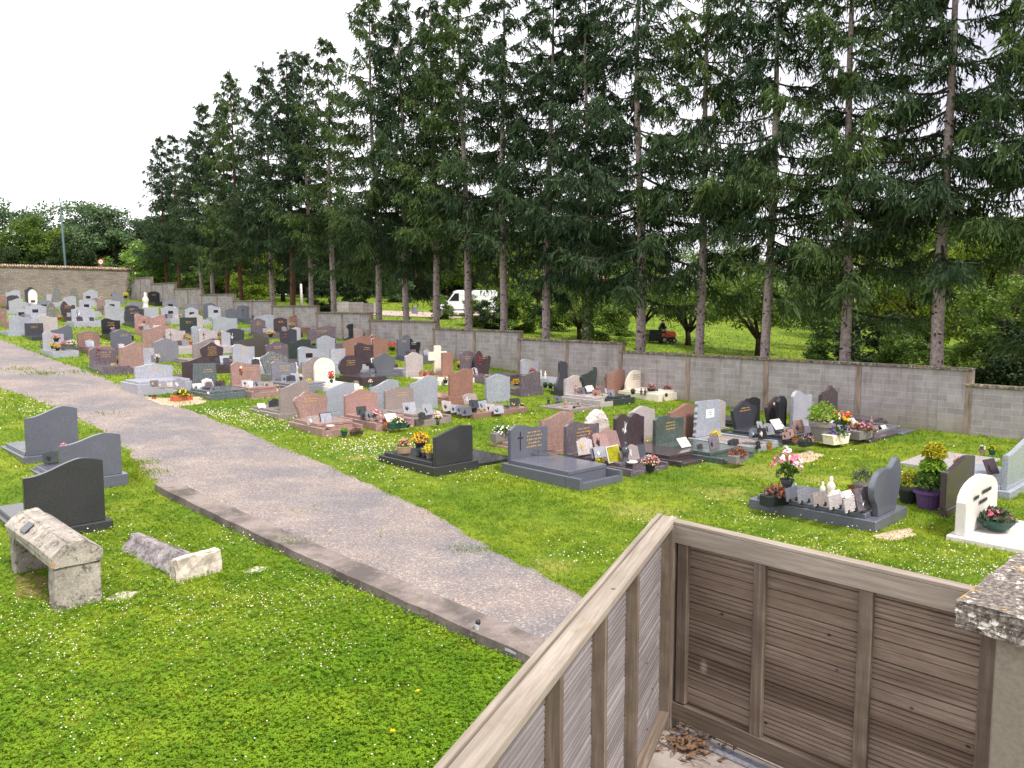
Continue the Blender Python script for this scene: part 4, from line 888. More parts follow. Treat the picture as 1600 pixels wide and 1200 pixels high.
def item(kind, u, v, hz, size, gid, desc, c1=None, c2=None, cat=None, group=None):
    """stands a thing on the grave gid, its foot at height hz above the lawn"""
    IC[0] += 1; rnd = random.Random(IC[0]*17+3); p = place(u, v, hz)
    lab = desc+((' on the '+on(gid)) if gid else '')
    lab = ' '.join(lab.split()[:16]).rstrip(',')
    for tail in (' with', ' a', ' the', ' and', ' of', ' on', ' by', ' its', ' in', ' at', ' beside', ' before', ' behind', ' small', ' near', ' left', ' right', ' dark', ' under', ' wide'):
        if lab.endswith(tail): lab = lab[:-len(tail)]
    s = size*(.8 if kind in ('mum', 'pot', 'bouquet', 'basket') else 1); sc = 1
    if kind == 'plaque':      # c1 stone, c2 motif
        t = empty('memorial_plaque', p, RZ+rnd.uniform(-.25, .25), lab, 'plaque', group); lean = Matrix.Rotation(R(-16 if rnd.random() < .8 else -24), 4, 'X')
        wd, hg = s, s*rnd.choice((.66, .75, .88)); shp = rnd.choice(('rect', 'rect', 'dome', 'wavel', 'ogee'))
        MB().prism([(x, z+.012) for x, z in outline(shp, wd, hg)], -.012, .012, lean).build('plate', M[c1 or 'mg'], t, bevel=.003)
        m = MB()
        for i in range(5):
            a = rnd.uniform(.3, 2.8); m.tube([lean @ Vector((-wd*.2, -.018, hg*.25)), lean @ Vector((-wd*.2+math.cos(a)*wd*.12, -.018, hg*(.3+.3*math.sin(a)))), lean @ Vector((-wd*.2+math.cos(a)*wd*.2, -.018, hg*(.3+.45*math.sin(a))))], [.008, .014, .004], 4)
        m.build('motif', M[c2 or 'ink'], t)
        MB().box(-wd*.3, wd*.3, -.02, hg*.3+.03, 0, .012).build('foot', M['ink'], t)
    elif kind == 'backplate':
        t = empty('memorial_plaque', p, RZ-.12+rnd.uniform(-.1, .1), lab, 'plaque', group); lean = Matrix.Rotation(R(-12), 4, 'X')
        MB().box(-s/2, s/2, -.012, .012, .03, s*.66, lean).build('plate', M[c1], t, bevel=.003)
        for sg in (-1, 1): MB().box(sg*s*.28-.02, sg*s*.28+.02, -.03, .02, 0, .075, lean).build('clip', M['bpot'], t)
    elif kind == 'card':
        t = empty('memorial_plaque', p, RZ+rnd.uniform(-.2, .2), lab, 'plaque', group); lean = Matrix.Rotation(R(-20), 4, 'X')
        MB().box(-s/2, s/2, -.008, .008, .01, s*.75, lean).build('plate', M['wh'], t, bevel=.002)
        glyph_lines(0, s*.5, s*.6, 2, s*.09, -.0085, rnd).build('engraving', M['ink'], t); t.children[-1].matrix_local = lean
    elif kind in ('pot', 'mum', 'bouquet', 'lily', 'box', 'shrub', 'grassball', 'basket', 'planter'):
        nm = dict(pot='potted_plant', mum='potted_chrysanthemum', bouquet='flower_bouquet', lily='lily_vase', box='flower_box', shrub='potted_shrub', grassball='potted_dry_grass', basket='flower_basket', planter='stone_planter')[kind]
        t = empty(nm, p, RZ+rnd.uniform(-.3, .3), lab, cat or dict(bouquet='bouquet', lily='vase', box='flower box', planter='planter', basket='basket').get(kind, 'potted plant'), group)
        potm, cols = c1, c2 or []
        if kind in ('box', 'planter'):
            hh = s*.32; 
            if kind == 'box': MB().flat([(-s/2, -s*.2), (s/2, -s*.2), (s/2, s*.2), (-s/2, s*.2)], 0, hh).build('box', M[potm], t, bevel=.01)
            else:
                MB().prism([(-s*.4, 0), (s*.4, 0), (s*.4, s*.04), (s*.46, s*.3), (s*.5, s*.3), (s*.5, hh+.02), (-s*.5, hh+.02), (-s*.5, s*.3), (-s*.46, s*.3), (-s*.4, s*.04)], -s*.22, s*.22).build('box', M[potm], t, bevel=.008)
            fm = cols[0] if cols and cols[0].startswith('leaf') or (cols and cols[0] in ('heath', 'dry')) else 'leaf'
            fl = [c for c in cols if c != fm]
            foliage(rnd, (0, 0, hh), s*.45, s*.3, 170, s*.075, t, M[fm])
            if fl: petals(rnd, (0, 0, hh), s*.42, s*.32, 34, s*.042, t, fl)
        elif kind == 'bouquet' or kind == 'lily':
            r0 = s*.13; MB().lathe([(r0*.75, 0), (r0*.8, s*.06), (r0*.7, s*.16), (r0*1.15, s*.3)], 12).build('vase', M[potm], t, smooth=True)
            st = MB()
            for i in range(9):
                a = rnd.uniform(0, 6.28); rr = s*.2; st.tube([(0, 0, s*.25), (math.cos(a)*rr*.5, math.sin(a)*rr*.5, s*.5), (math.cos(a)*rr, math.sin(a)*rr, s*.72)], s*.01, 4)
            st.build('stems', M['leaf'], t)
            foliage(rnd, (0, 0, s*.4), s*.24, s*.28, 90, s*.07, t, M['leaf'])
            petals(rnd, (0, 0, s*.52), s*.3, s*.42, 42 if kind == 'bouquet' else 12, s*.06 if kind == 'bouquet' else s*.09, t, cols)
        else:
            ph = s*(.42 if kind != 'mum' else .34); r1 = s*(.3 if kind != 'mum' else .26)
            if kind == 'basket':
                MB().lathe([(s*.26, 0), (s*.3, s*.05), (s*.36, s*.3), (s*.38, s*.34)], 16).build('basket', M[potm], t); ph = s*.32
                ww = MB(); 
                for i in range(26):
                    a = i*6.283/26; ww.tube([(math.cos(a)*s*.3, math.sin(a)*s*.3, 0), (math.cos(a)*s*.38, math.sin(a)*s*.38, s*.36)], .006, 4)
                ww.build('weave', M['straw'], t)
            else:
                MB().lathe([(r1*.7, 0), (r1*.72, .01), (r1*.95, ph*.85), (r1*1.06, ph*.86), (r1*1.06, ph)], 14).build('pot', M[potm], t, smooth=False)
            fm = cols[0] if cols and (cols[0].startswith('leaf') or cols[0] in ('heath', 'dry')) else 'leaf'
            fl = [c for c in cols if c != fm]
            if kind == 'mum':
                foliage(rnd, (0, 0, ph), s*.44, s*.4, 160, s*.06, t, M[fm]); petals(rnd, (0, 0, ph+s*.04), s*.46, s*.42, 150, s*.034, t, fl)
            elif kind == 'grassball': foliage(rnd, (0, 0, ph+s*.2), s*.42, s*.4, 260, s*.09, t, M['dry'])
            elif kind == 'shrub': foliage(rnd, (0, 0, ph+s*.16), s*.42, s*.5, 420, s*.05, t, M[fm])
            else:
                foliage(rnd, (0, 0, ph), s*.36, s*.42, 150, s*.08, t, M[fm])
                if fl: petals(rnd, (0, 0, ph+s*.05), s*.34, s*.42, 30, s*.045, t, fl)
    elif kind == 'statue':
        t = MB().lathe([(s*.2, 0), (s*.22, s*.06), (s*.14, s*.12), (s*.15, s*.35), (s*.2, s*.55), (s*.12, s*.7), (s*.07, s*.75), (s*.1, s*.85), (s*.06, s*.97), (0.001, s)], 10).build('statuette', M[c1], None, smooth=True, loc=tuple(p)); tag(t, lab, 'statuette', group)
    elif kind == 'shell':
        t = MB().lathe([(s*.3, 0), (s*.5, s*.1), (s*.45, s*.2), (s*.3, s*.14)], 12).build('stone_dish', M['wh'], None, smooth=True, loc=tuple(p)); tag(t, lab, 'dish')
    elif kind == 'frame':
        t = empty('picture_frame', p, RZ+.05, lab, 'picture frame'); lean = Matrix.Rotation(R(-16), 4, 'X')
        MB().box(-s/2, s/2, -.015, .01, 0, s*.8, lean).build('frame', M[c1], t, bevel=.004); MB().box(-s/2+.02, s/2-.02, -.02, -.0155, .02, s*.8-.02, lean).build('picture', M['leafy'] if c2 else M['lb'], t)
        m = MB()
        for i in range(14): ico(m, lean @ Vector((rnd.uniform(-s*.35, s*.35), -.022, rnd.uniform(.12*s, s*.68))), .012, rnd)
        m.build('picture_detail', M['leaf'] if c2 == 'yellow' else M['mg'], t)
    return t
def many(kind, us, vs_, hz, size, gid, desc, c1=None, c2=None):   # plaques nothing tells apart
    for i, (u, v) in enumerate(zip(us, vs_)):
        item(kind, u, v, hz, size, gid, desc, c1 if isinstance(c1, str) or c1 is None else c1[i % len(c1)], c2, group=desc+' of one grave')
I = item
# near path, left
I('plaque', 84, 724, .2, .42, 0, 'dark heart shaped plaque beside the middle dark wavy back', 'gn'); I('bouquet', 100, 712, .25, .4, 0, 'pink flowers behind the middle dark wavy back', 'bpot', ['pink', 'lpink'])
I('mum', 177, 577, .02, .42, 80, 'yellow flowers in a green pot', 'gpot', ['leafb', 'yellow']); I('pot', 181, 570, .1, .5, 80, 'reddish shrub', 'bpot', ['heath', 'red'])
I('pot', 241, 625, .0, .32, 104, 'terracotta pot in front', 'terra', ['leafd']); I('box', 284, 627, .0, .7, 104, 'long terracotta flower box', 'terra', ['leaf', 'yellow'])
many('plaque', (242, 254, 266), (604, 607, 606), .38, .28, 104, 'grey plaque', ('mv', 'mg', 'be'), 'gold'); I('plaque', 281, 608, .38, .42, 104, 'wider grey plaque with white motif', 'mg', 'wh')
I('bouquet', 246, 567, .5, .5, 0, 'cream flowers and dark ribbon behind the large light grey headstone', 'bpot', ['cream', 'white'])
many('plaque', (309, 321, 346, 338), (609, 613, 606, 616), .12, .34, 106, 'leaning plaque', ('wh', 'mg', 'dm', 'sg')); I('card', 369, 617, .12, .3, 0, 'white card plaque between the speckled trapezoid stone and the pink rose stone'); I('card', 333, 620, .1, .3, 106, 'small pale card')
many('plaque', (386, 404, 420), (604, 606, 606), .25, .36, 107, 'leaning plaque', ('be', 'mg', 'ta')); I('card', 399, 606, .25, .4, 107, 'white card plaque'); I('pot', 434, 611, .15, .34, 107, 'white pot of yellow and pink flowers', 'wpot', ['yellow', 'pink']); I('pot', 420, 613, .1, .28, 107, 'green moss cube pot', 'gpot', ['leafd'])
many('plaque', (434, 447, 456, 462, 478), (594, 597, 597, 594, 592), .25, .36, 108, 'grey plaque', ('mv', 'mg', 'dg', 'lb')); I('bouquet', 470, 596, .25, .4, 108, 'pale pink flowers in dark vase', 'bpot', ['lpink', 'white']); I('mum', 483, 600, .2, .36, 108, 'small yellow bush', 'gyp', ['leafy', 'yellow']); I('statue', 463, 585, .4, .5, 108, 'thin white lantern', 'wh')
I('bouquet', 518, 600, .25, .7, 89, 'tall red flower and rust grasses in vase', 'bpot', ['red', 'rust']); I('card', 517, 603, .2, .3, 89, 'white plaque'); I('mum', 556, 603, .2, .34, 90, 'small pot of mixed flowers', 'bluepot', ['cream', 'purple']); I('bouquet', 579, 604, .1, .4, 90, 'white and pink flowers', 'bluepot', ['white', 'lpink'])
I('card', 410, 638, .15, .26, 0, 'small white card plaque on the dark kerb beside the little domed stone')
I('plaque', 490, 664, .22, .4, 115, 'square brown plaque', 'ta', 'wh'); I('frame', 511, 662, .22, .42, 115, 'black framed landscape picture', 'bk', None); I('shell', 516, 667, .24, .26, 115, 'white stone dish'); I('pot', 538, 681, .05, .42, 115, 'green pot with bushy green plant', 'gpot', ['leafb']); I('box', 557, 679, .05, .36, 115, 'little brown planter', 'heath' if False else 'dmetal', ['leafd', 'rust'])
many('plaque', (566, 580, 600, 572), (650, 657, 651, 655), .25, .34, 117, 'grey plaque', ('gn', 'mg', 'ta', 'dg')); I('bouquet', 587, 657, .25, .48, 117, 'pink flowers in glass vase', 'mg', ['pink', 'lpink']); I('statue', 595, 660, .22, .34, 117, 'pinkish statuette', 'pk'); I('card', 614, 659, .22, .4, 117, 'white plaque'); I('box', 621, 669, .12, .56, 117, 'teal box of white flowers', 'gpot', ['leaf', 'white', 'cream']); I('mum', 604, 668, .12, .3, 117, 'small orange flower pot', 'terra', ['orange', 'red']); I('mum', 637, 668, .1, .34, 117, 'small pink and blue flower pot', 'bpot', ['pink', 'white', 'purple'])
I('plaque', 641, 645, .28, .5, 119, 'shiny grey plaque with horse shape', 'lg', 'bk'); I('plaque', 661, 655, .26, .3, 119, 'small dark bird plaque', 'gn'); I('plaque', 670, 649, .26, .48, 119, 'silver engraved plaque', 'lg', 'bk'); I('bouquet', 684, 664, .1, .6, 119, 'pale pink and cream flowers in dark vase', 'gn', ['lpink', 'cream'])
many('plaque', (700, 712, 721, 730, 767, 780), (643, 645, 648, 650, 644, 647), .1, .44, 121, 'grey marble plaque', ('be', 'lg', 'mg', 'bg')); I('plaque', 742, 638, .3, .46, 121, 'dark round topped plaque', 'dg'); I('plaque', 756, 640, .15, .46, 121, 'pale oval engraved plaque', 'lb'); I('plaque', 737, 632, .35, .6, 0, 'brown plaque with white lettering behind the crowd of grey plaques', 'ta', 'wh')
I('pot', 741, 646, .1, .42, 121, 'rust coloured dried plant', 'bpot', ['heath']); I('mum', 753, 646, .1, .24, 121, 'tiny orange flower', 'gyp', ['orange', 'yellow']); I('box', 791, 641, .1, .34, 121, 'small square planter', 'gyp', ['leafd']); I('plaque', 806, 637, .1, .44, 0, 'tall grey plaque at the right end of the plaque covered slab', 'gn', 'gold'); I('pot', 815, 641, .06, .4, 0, 'white pot of small pink roses at the end of the brown slab', 'wpot', ['lpink', 'salmon'])
I('pot', 658, 588, .1, .45, 92, 'left terracotta pot', 'terra', ['dry']); I('pot', 668, 587, .1, .45, 92, 'right terracotta pot', 'terra', ['dry']); I('pot', 696, 599, .1, .42, 93, 'bowl of cream flowers', 'bpot', ['cream', 'leaf']); I('pot', 680, 596, .1, .5, 93, 'bright green cone shrub', 'gyp', ['leafy'])
I('mum', 807, 606, .05, .62, 0, 'yellow flowers in a tall dark vase left of the mauve plinth headstone', 'bpot', ['yellow', 'orange']); I('box', 762, 596, .1, .5, 96, 'pink and white flower box', 'bpot', ['leaf', 'lpink', 'white']); I('mum', 718, 575, .1, .55, 0, 'orange and yellow flowers left of the mauve headstone by the wall', 'bpot', ['orange', 'yellow'])
many('statue', (845, 852), (588, 590), .2, .3, 97, 'pale little statuette', 'cr'); I('mum', 832, 586, .3, .5, 97, 'rust red plant', 'bpot', ['rust', 'red']); many('pot', (852, 860, 868), (606, 607, 608), .1, .42, 98, 'dark clipped plant', 'bpot', ['leaf'])
I('statue', 900, 617, .25, .42, 112, 'pink brown rough statuette', 'br'); many('plaque', (911, 957), (618, 622), .22, .36, 112, 'grey leaning plaque', ('mv', 'mg')); I('plaque', 934, 622, .22, .46, 112, 'pink octagonal plaque', 'rb'); I('card', 924, 612, .3, .4, 112, 'white draped plaque'); I('mum', 942, 621, .25, .26, 112, 'tiny yellow flowers', 'gyp', ['yellow', 'white']); I('pot', 947, 596, .3, .36, 100, 'dark round pot', 'bpot', ['leafd'])
I('pot', 989, 616, .2, .4, 101, 'tall black empty vase', 'bpot', ['leafd']); I('pot', 1018, 617, .2, .7, 101, 'large black pot of green leaves', 'bpot', ['leaf', 'pink']); I('pot', 1042, 615, .2, .55, 101, 'marbled grey pot of pink flowers', 'lb', ['leaf', 'pink']); I('lily', 1057, 614, .2, .7, 101, 'white lilies in red vase', 'redpot', ['white', 'cream']); I('pot', 1041, 620, .2, .26, 101, 'small square black pot', 'bpot', ['leafd']); I('mum', 1064, 614, .2, .24, 101, 'small red flowers', 'redpot', ['red', 'orange']); many('statue', (1002, 1008, 1027), (617, 617, 617), .2, .28, 101, 'small keepsake', ('dmetal', 'terra', 'mg')[0])
I('plaque', 1077, 617, .1, .4, 152, 'dark striped plaque', 'dg', 'wh'); I('statue', 1084, 619, .1, .26, 152, 'small white figure', 'wh')
I('statue', 857, 632, .02, .3, 151, 'little dark animal figure', 'bk'); I('plaque', 873, 628, .06, .34, 151, 'blue grey open book plaque', 'bg'); I('statue', 884, 636, .04, .3, 151, 'pale pink lying figure', 'pk'); I('pot', 897, 640, .04, .24, 151, 'flat dark bowl', 'bpot', ['leafd']); I('plaque', 905, 635, .05, .3, 151, 'small brown plaque', 'ta')
# charcoal back grave
I('basket', 631, 708, .3, .62, 122, 'straw wrapped basket of pink flowers', 'straw', ['leaf', 'pink', 'salmon']); I('mum', 657, 702, .3, .72, 122, 'big orange chrysanthemum', 'bpot', ['heath', 'orange', 'yellow']); I('mum', 672, 716, .3, .56, 122, 'yellow green bush in stone pot', 'gyp', ['leafy', 'leafb' if False else 'yellow']); I('plaque', 658, 712, .3, .28, 122, 'grey heart shaped plaque', 'gn'); I('plaque', 667, 713, .3, .26, 122, 'second small dark plaque', 'dg')
I('box', 786, 688, .15, .72, 0, 'planter of white flowers and dark leaves behind the blue grey cross headstone', 'gyp', ['leaf', 'white'])
# bronze palm on the blue grey grave
p = hit(850, 712, .34); t = empty('bronze_palm', p, RZ-.5, 'dark bronze palm branch on little posts on the blue grey slab', 'ornament')
mb = MB(); mb.tube([(-.28, 0, .16), (0, 0, .13), (.3, 0, .07)], [.01, .014, .006], 6)
for i in range(14):
    x = -.22+i*.036; z = .155-.0035*i; mb.tube([(x, 0, z), (x+.07, .05, z-.01)], [.01, .003], 4); mb.tube([(x, 0, z), (x+.07, -.05, z-.01)], [.01, .003], 4)
mb.build('palm', M['dmetal'], t); MB().tube([(-.15, 0, 0), (-.15, 0, .15)], .008, 6).build('post', M['dmetal'], t); MB().tube([(.12, 0, 0), (.12, 0, .11)], .008, 6).build('post', M['dmetal'], t)
I('plaque', 916, 711, .28, .5, 126, 'beige open book plaque', 'be', 'gold'); I('plaque', 931, 716, .26, .34, 126, 'small grey plaque', 'mg'); I('plaque', 939, 716, .26, .42, 126, 'narrow blue and white plaque', 'lb', 'wh'); I('plaque', 942, 704, .3, .62, 126, 'tall pink butterfly plaque', 'pk', 'ink'); I('frame', 961, 722, .24, .5, 126, 'picture of yellow flowers in pale frame', 'wh', 'yellow'); I('statue', 977, 722, .24, .5, 126, 'dark slim statuette', 'dg'); I('plaque', 957, 700, .3, .6, 126, 'rough pink stone plaque', 'br'); I('shell', 987, 724, .22, .3, 126, 'white pebble dish'); I('plaque', 991, 719, .24, .44, 126, 'clear grey plaque', 'ta', 'wh'); I('mum', 1016, 736, .06, .62, 126, 'red and white flowers in dark bowl', 'bpot', ['red', 'white', 'lpink']); I('pot', 938, 735, .02, .5, 126, 'yellow green leafy plant', 'dmetal', ['leafy', 'yellow']); I('plaque', 1001, 716, .24, .36, 128, 'small dark plaque', 'dg')
I('card', 1073, 699, .25, .4, 130, 'tall white plaque'); I('plaque', 1094, 702, .22, .2, 130, 'small dark heart stone', 'dm'); I('plaque', 1116, 702, .22, .34, 130, 'grey rough plaque', 'mv'); I('box', 1153, 722, .12, .62, 130, 'stone planter of dry heather', 'gyp', ['heath', 'leafd' if False else 'rust'])
I('mum', 1117, 688, .3, .46, 132, 'orange bowl of yellow leaves', 'terra', ['leafy', 'yellow']); I('plaque', 1118, 695, .25, .3, 132, 'grey plaque under the orange bowl', 'mv'); many('plaque', (1143, 1150), (697, 695), .15, .26, 132, 'square black plaque', 'bk'); I('plaque', 1186, 701, .12, .22, 132, 'shiny black little block', 'bk'); I('pot', 1202, 702, .1, .34, 132, 'round bowl of small green plant', 'terra', ['leafb', 'rust'])
I('plaque', 1179, 684, .28, .42, 134, 'dark plaque with grey leaf', 'bg', 'lg'); I('plaque', 1193, 686, .26, .5, 134, 'black and silver book plaque', 'bk', 'wh'); I('plaque', 1190, 675, .3, .5, 134, 'pale silver leaf plaque', 'lg'); I('plaque', 1204, 680, .28, .4, 134, 'grey square plaque', 'mg'); I('statue', 1219, 690, .25, .3, 134, 'small black figure', 'bk'); I('pot', 1242, 691, .22, .32, 134, 'small terracotta pot plant', 'terra', ['leaf', 'rust']); I('box', 1260, 697, .18, .52, 134, 'black box of dull green heather', 'bpot', ['leafd', 'heath' if False else 'mauve']); many('plaque', (1229, 1237, 1233), (687, 684, 681), .22, .32, 134, 'pinkish brown plaque', ('br', 'pk', 'ta'))
I('card', 1220, 671, .35, .48, 136, 'white card with red poppy'); I('plaque', 1250, 677, .3, .5, 136, 'pink brown plaque', 'br')
I('shrub', 1284, 688, .15, 1.15, 0, 'big stone pot of bright green geranium leaves', 'gyp', ['leafb']); I('planter', 1306, 693, .1, .82, 0, 'cream stone urn box of purple pansies', 'wpot', ['leaf', 'purple']); I('basket', 1273, 665, .5, .6, 0, 'wicker basket with arched handle behind the green geranium', 'straw', ['leafd']); I('mum', 1290, 664, .5, .5, 0, 'pink flowers behind the bright green geranium pot', 'bpot', ['pink', 'lpink', 'white']); I('bouquet', 1318, 678, .15, .95, 0, 'large bouquet of orange, yellow and red flowers', 'bpot', ['orange', 'salmon', 'yellow', 'red']); I('bouquet', 1305, 668, .35, .7, 0, 'red and white bouquet beside the orange one', 'bpot', ['red', 'white'])
I('bouquet', 1336, 676, .15, .5, 154, 'small white and yellow bouquet', 'bpot', ['white', 'yellow']); I('pot', 1347, 676, .25, .42, 154, 'upright terracotta pot', 'terra', ['heath']); I('box', 1345, 685, .15, .8, 154, 'rust red heather mass', 'heath' if False else 'gyp', ['heath', 'mauve']); I('pot', 1364, 683, .1, .42, 154, 'pink heather in grey pot', 'gyp', ['leaf', 'pink']); I('card', 1385, 673, .1, .28, 142, 'small white plaque'); I('pot', 1376, 672, .1, .3, 142, 'square black pot', 'bpot', ['leafd']); I('statue', 1361, 668, .15, .36, 154, 'round brown stone', 'br'); I('card', 1338, 664, .3, .34, 154, 'pale blue white plaque')
# big blue grave at right
for i, (u, v) in enumerate(((1239, 784), (1258, 787), (1283, 792), (1307, 797), (1331, 802))):
    I('backplate', u, v, .32, .42, 143, ('leftmost dark square plaque', 'second square plaque in the row', 'middle square plaque in the row', 'fourth square plaque in the row', 'rightmost square plaque in the row')[i], ('bg', 'mg', 'ta', 'be', 'be')[i], 'ink')
I('plaque', 1353, 798, .32, .46, 143, 'carved grey stone plaque', 'mv', 'mg'); I('card', 1332, 783, .35, .3, 143, 'tilted white plaque'); I('card', 1313, 780, .33, .26, 143, 'small grey card'); I('statue', 1298, 777, .3, .42, 143, 'slim beige madonna', 'cr'); I('statue', 1285, 776, .3, .3, 143, 'short beige angel', 'cr'); I('bouquet', 1229, 771, .2, 1.25, 143, 'tall pink and white lily bouquet', 'bpot', ['pink', 'lpink', 'white']); I('box', 1213, 788, .2, .64, 143, 'black box of dry rust heather', 'bpot', ['heath', 'rust'])
I('shrub', 1347, 774, 0, .62, 0, 'grey green lavender bush in stone pot behind the blue grave', 'gyp', ['leafd']); I('box', 1332, 769, 0, .3, 0, 'low terracotta dish left of the lavender pot', 'terra', ['rust'])
I('shrub', 1419, 785, 0, .7, 0, 'bright yellow shrub left of the purple pot', 'bpot', ['leafy']); I('bouquet', 1409, 772, 0, .6, 0, 'pale teal ribboned flowers behind the yellow shrub', 'gyp', ['white', 'rust']); p = hit(1556, 826, .12); t = empty('planted_bowl', p, RZ, 'wide dark green bowl of grasses and pink flowers on white slab', 'planter')
MB().lathe([(.16, 0), (.2, .02), (.3, .15), (.32, .17), (.29, .17)], 20).build('bowl', M['gpot'], t); r = random.Random(9); foliage(r, (0, 0, .14), .3, .3, 420, .06, t, M['leafd']); petals(r, (-.2, 0, .22), .1, .16, 9, .035, t, ['pink']); foliage(r, (.1, 0, .16), .3, .16, 200, .05, t, M['dry'])
I('pot', 1534, 709, .1, .34, 147, 'pink stone pot of white flowers', 'pk', ['leaf', 'white']); I('pot', 1550, 711, .1, .38, 147, 'teal pot of yellow flowers', 'gpot', ['leaf', 'yellow']); I('pot', 1497, 731, .1, .42, 0, 'pink stone pot of red flowers left of the white slab', 'pk', ['leaf', 'red', 'yellow']); I('plaque', 1554, 744, .2, .44, 0, 'dark leaning plaque before the blue grey back at right', 'dm')
# spiral conifer in the purple pot
p = hit(1452, 794); t = empty('topiary_conifer', p, 0, 'yellow green clipped conifer in a purple pot', 'potted tree')
MB().lathe([(.2, 0), (.205, .02), (.27, .3), (.31, .31), (.31, .37)], 20).build('pot', M['purp'], t, smooth=False)
MB().tube([(0, 0, .3), (.02, 0, .8), (0, 0, 1.2)], [.035, .03, .015], 7).build('trunk', M['dmetal'], t)
r = random.Random(4)
foliage(r, (0, 0, .5), .34, .34, 1500, .045, t, M['leaf']); foliage(r, (.03, 0, .82), .26, .26, 1100, .042, t, M['leafb']); foliage(r, (.05, 0, 1.08), .23, .3, 1500, .042, t, M['leafy'])
# far flowers
for (u, v, hz, s, d, c1, c2) in ((83, 545, .25, .5, 'yellow green plant on the flower covered grave by the path', 'bpot', ['leafb', 'yellow']), (90, 548, .2, .5, 'orange flowers at the front of the flower covered grave', 'bpot', ['orange', 'yellow']),
    (100, 543, .25, .55, 'pink flowers amid the flower covered grave', 'gyp', ['lpink', 'pink']), (112, 544, .25, .65, 'white flower mass at the right of the flower covered grave', 'gyp', ['white', 'cream']), (88, 534, .6, .6, 'pink flowers on top of the flower covered grave', 'bpot', ['pink', 'lpink']),
    (374, 531, .3, .55, 'flowers in bright pink pot by the dark blue headstone', 'redpot', ['leaf', 'yellow', 'red']), (336, 493, .2, .9, 'tall yellow white potted bush under the block wall', 'gpot', ['leafb', 'cream']),
    (104, 489, .2, .7, 'pink and orange mass beside rough brown headstone', 'bpot', ['pink', 'orange']), (130, 497, .2, .5, 'red and white flowers before the swirl headstone', 'bpot', ['red', 'white']), (141, 497, .2, .5, 'cream flowers before the swirl headstone', 'bpot', ['cream', 'lpink']), (118, 498, .2, .45, 'rust flowers before the swirl headstone', 'bpot', ['rust', 'lpink']),
    (178, 466, .2, .8, 'red flower bush near the wall corner', 'bpot', ['red', 'rust']), (196, 466, .2, .9, 'yellow flowering bush near the wall corner', 'bpot', ['leafy', 'yellow']), (226, 464, .2, .7, 'yellow plant beside the white statue', 'bpot', ['leafy', 'yellow']), (160, 462, .2, .8, 'green shrub between grey gable and wall corner', 'bpot', ['leaf']),
    (222, 514, .3, .5, 'white and pink flowers left on the pink double grave', 'gyp', ['white', 'lpink']), (234, 514, .3, .5, 'white flowers right on the pink double grave', 'gyp', ['white', 'cream']), (270, 497, .2, .5, 'salmon flowers in row behind the dark green stone', 'wpot', ['salmon', 'white']), (282, 497, .2, .45, 'peach flowers next to salmon ones', 'wpot', ['cream', 'salmon']),
    (476, 507, .3, .8, 'hot pink bouquet beside the red brown headstone', 'bpot', ['pink', 'white']), (483, 512, .3, .6, 'dark red bouquet beside the hot pink one', 'bpot', ['red', 'pink']), (456, 514, .3, .9, 'dry tan shrub before the red brown headstone', 'gyp', ['dry']), (423, 527, .3, .7, 'cream and orange flowers right of the dark blue pot grave', 'bpot', ['cream', 'orange']), (491, 541, .2, .6, 'green plant left of the pale gabled back', 'bpot', ['leafb']),
    (564, 529, .4, .6, 'pink flowers over the wide red brown back', 'bpot', ['pink', 'white']), (583, 532, .4, .6, 'red and white flowers over the gap of the red brown backs', 'bpot', ['red', 'white']), (613, 548, .2, .8, 'yellow green bush beside the curved grey headstone', 'bpot', ['leafy', 'red']), (176, 519, .3, .5, 'pale pink flowers before the black gold lettered headstone', 'wpot', ['lpink', 'white']),
    (92, 500, .1, .5, 'yellow and orange flowers right of the two pale backs', 'terra', ['yellow', 'orange']), (329, 560, .2, .4, 'pink and yellow blooms above the mauve brown back', 'gyp', ['pink', 'yellow']), (360, 570, .2, .4, 'red and white blooms beside white cards', 'gyp', ['red', 'white']), (1110, 655, .1, .5, 'orange red flower bed behind rugged edged stone', 'bpot', ['orange', 'red']), (915, 685, .5, .5, 'orange flowers right of the rough white rock', 'bpot', ['salmon', 'orange'])):
    I('mum' if s < 1 else 'shrub', u, v, hz, s, 0, d, c1, c2)
I('grassball', 294, 543, .15, .75, 0, 'left tan dry grass ball in terracotta pot', 'terra'); I('grassball', 345, 537, .15, .75, 0, 'right tan dry grass ball between the headstones', 'terra'); I('grassball', 361, 518, .15, .6, 0, 'smaller tan grass ball behind dark blue headstone', 'gyp')
I('statue', 228, 482, .2, 1.3, 0, 'white statue among pale graves near the block wall', 'wh')
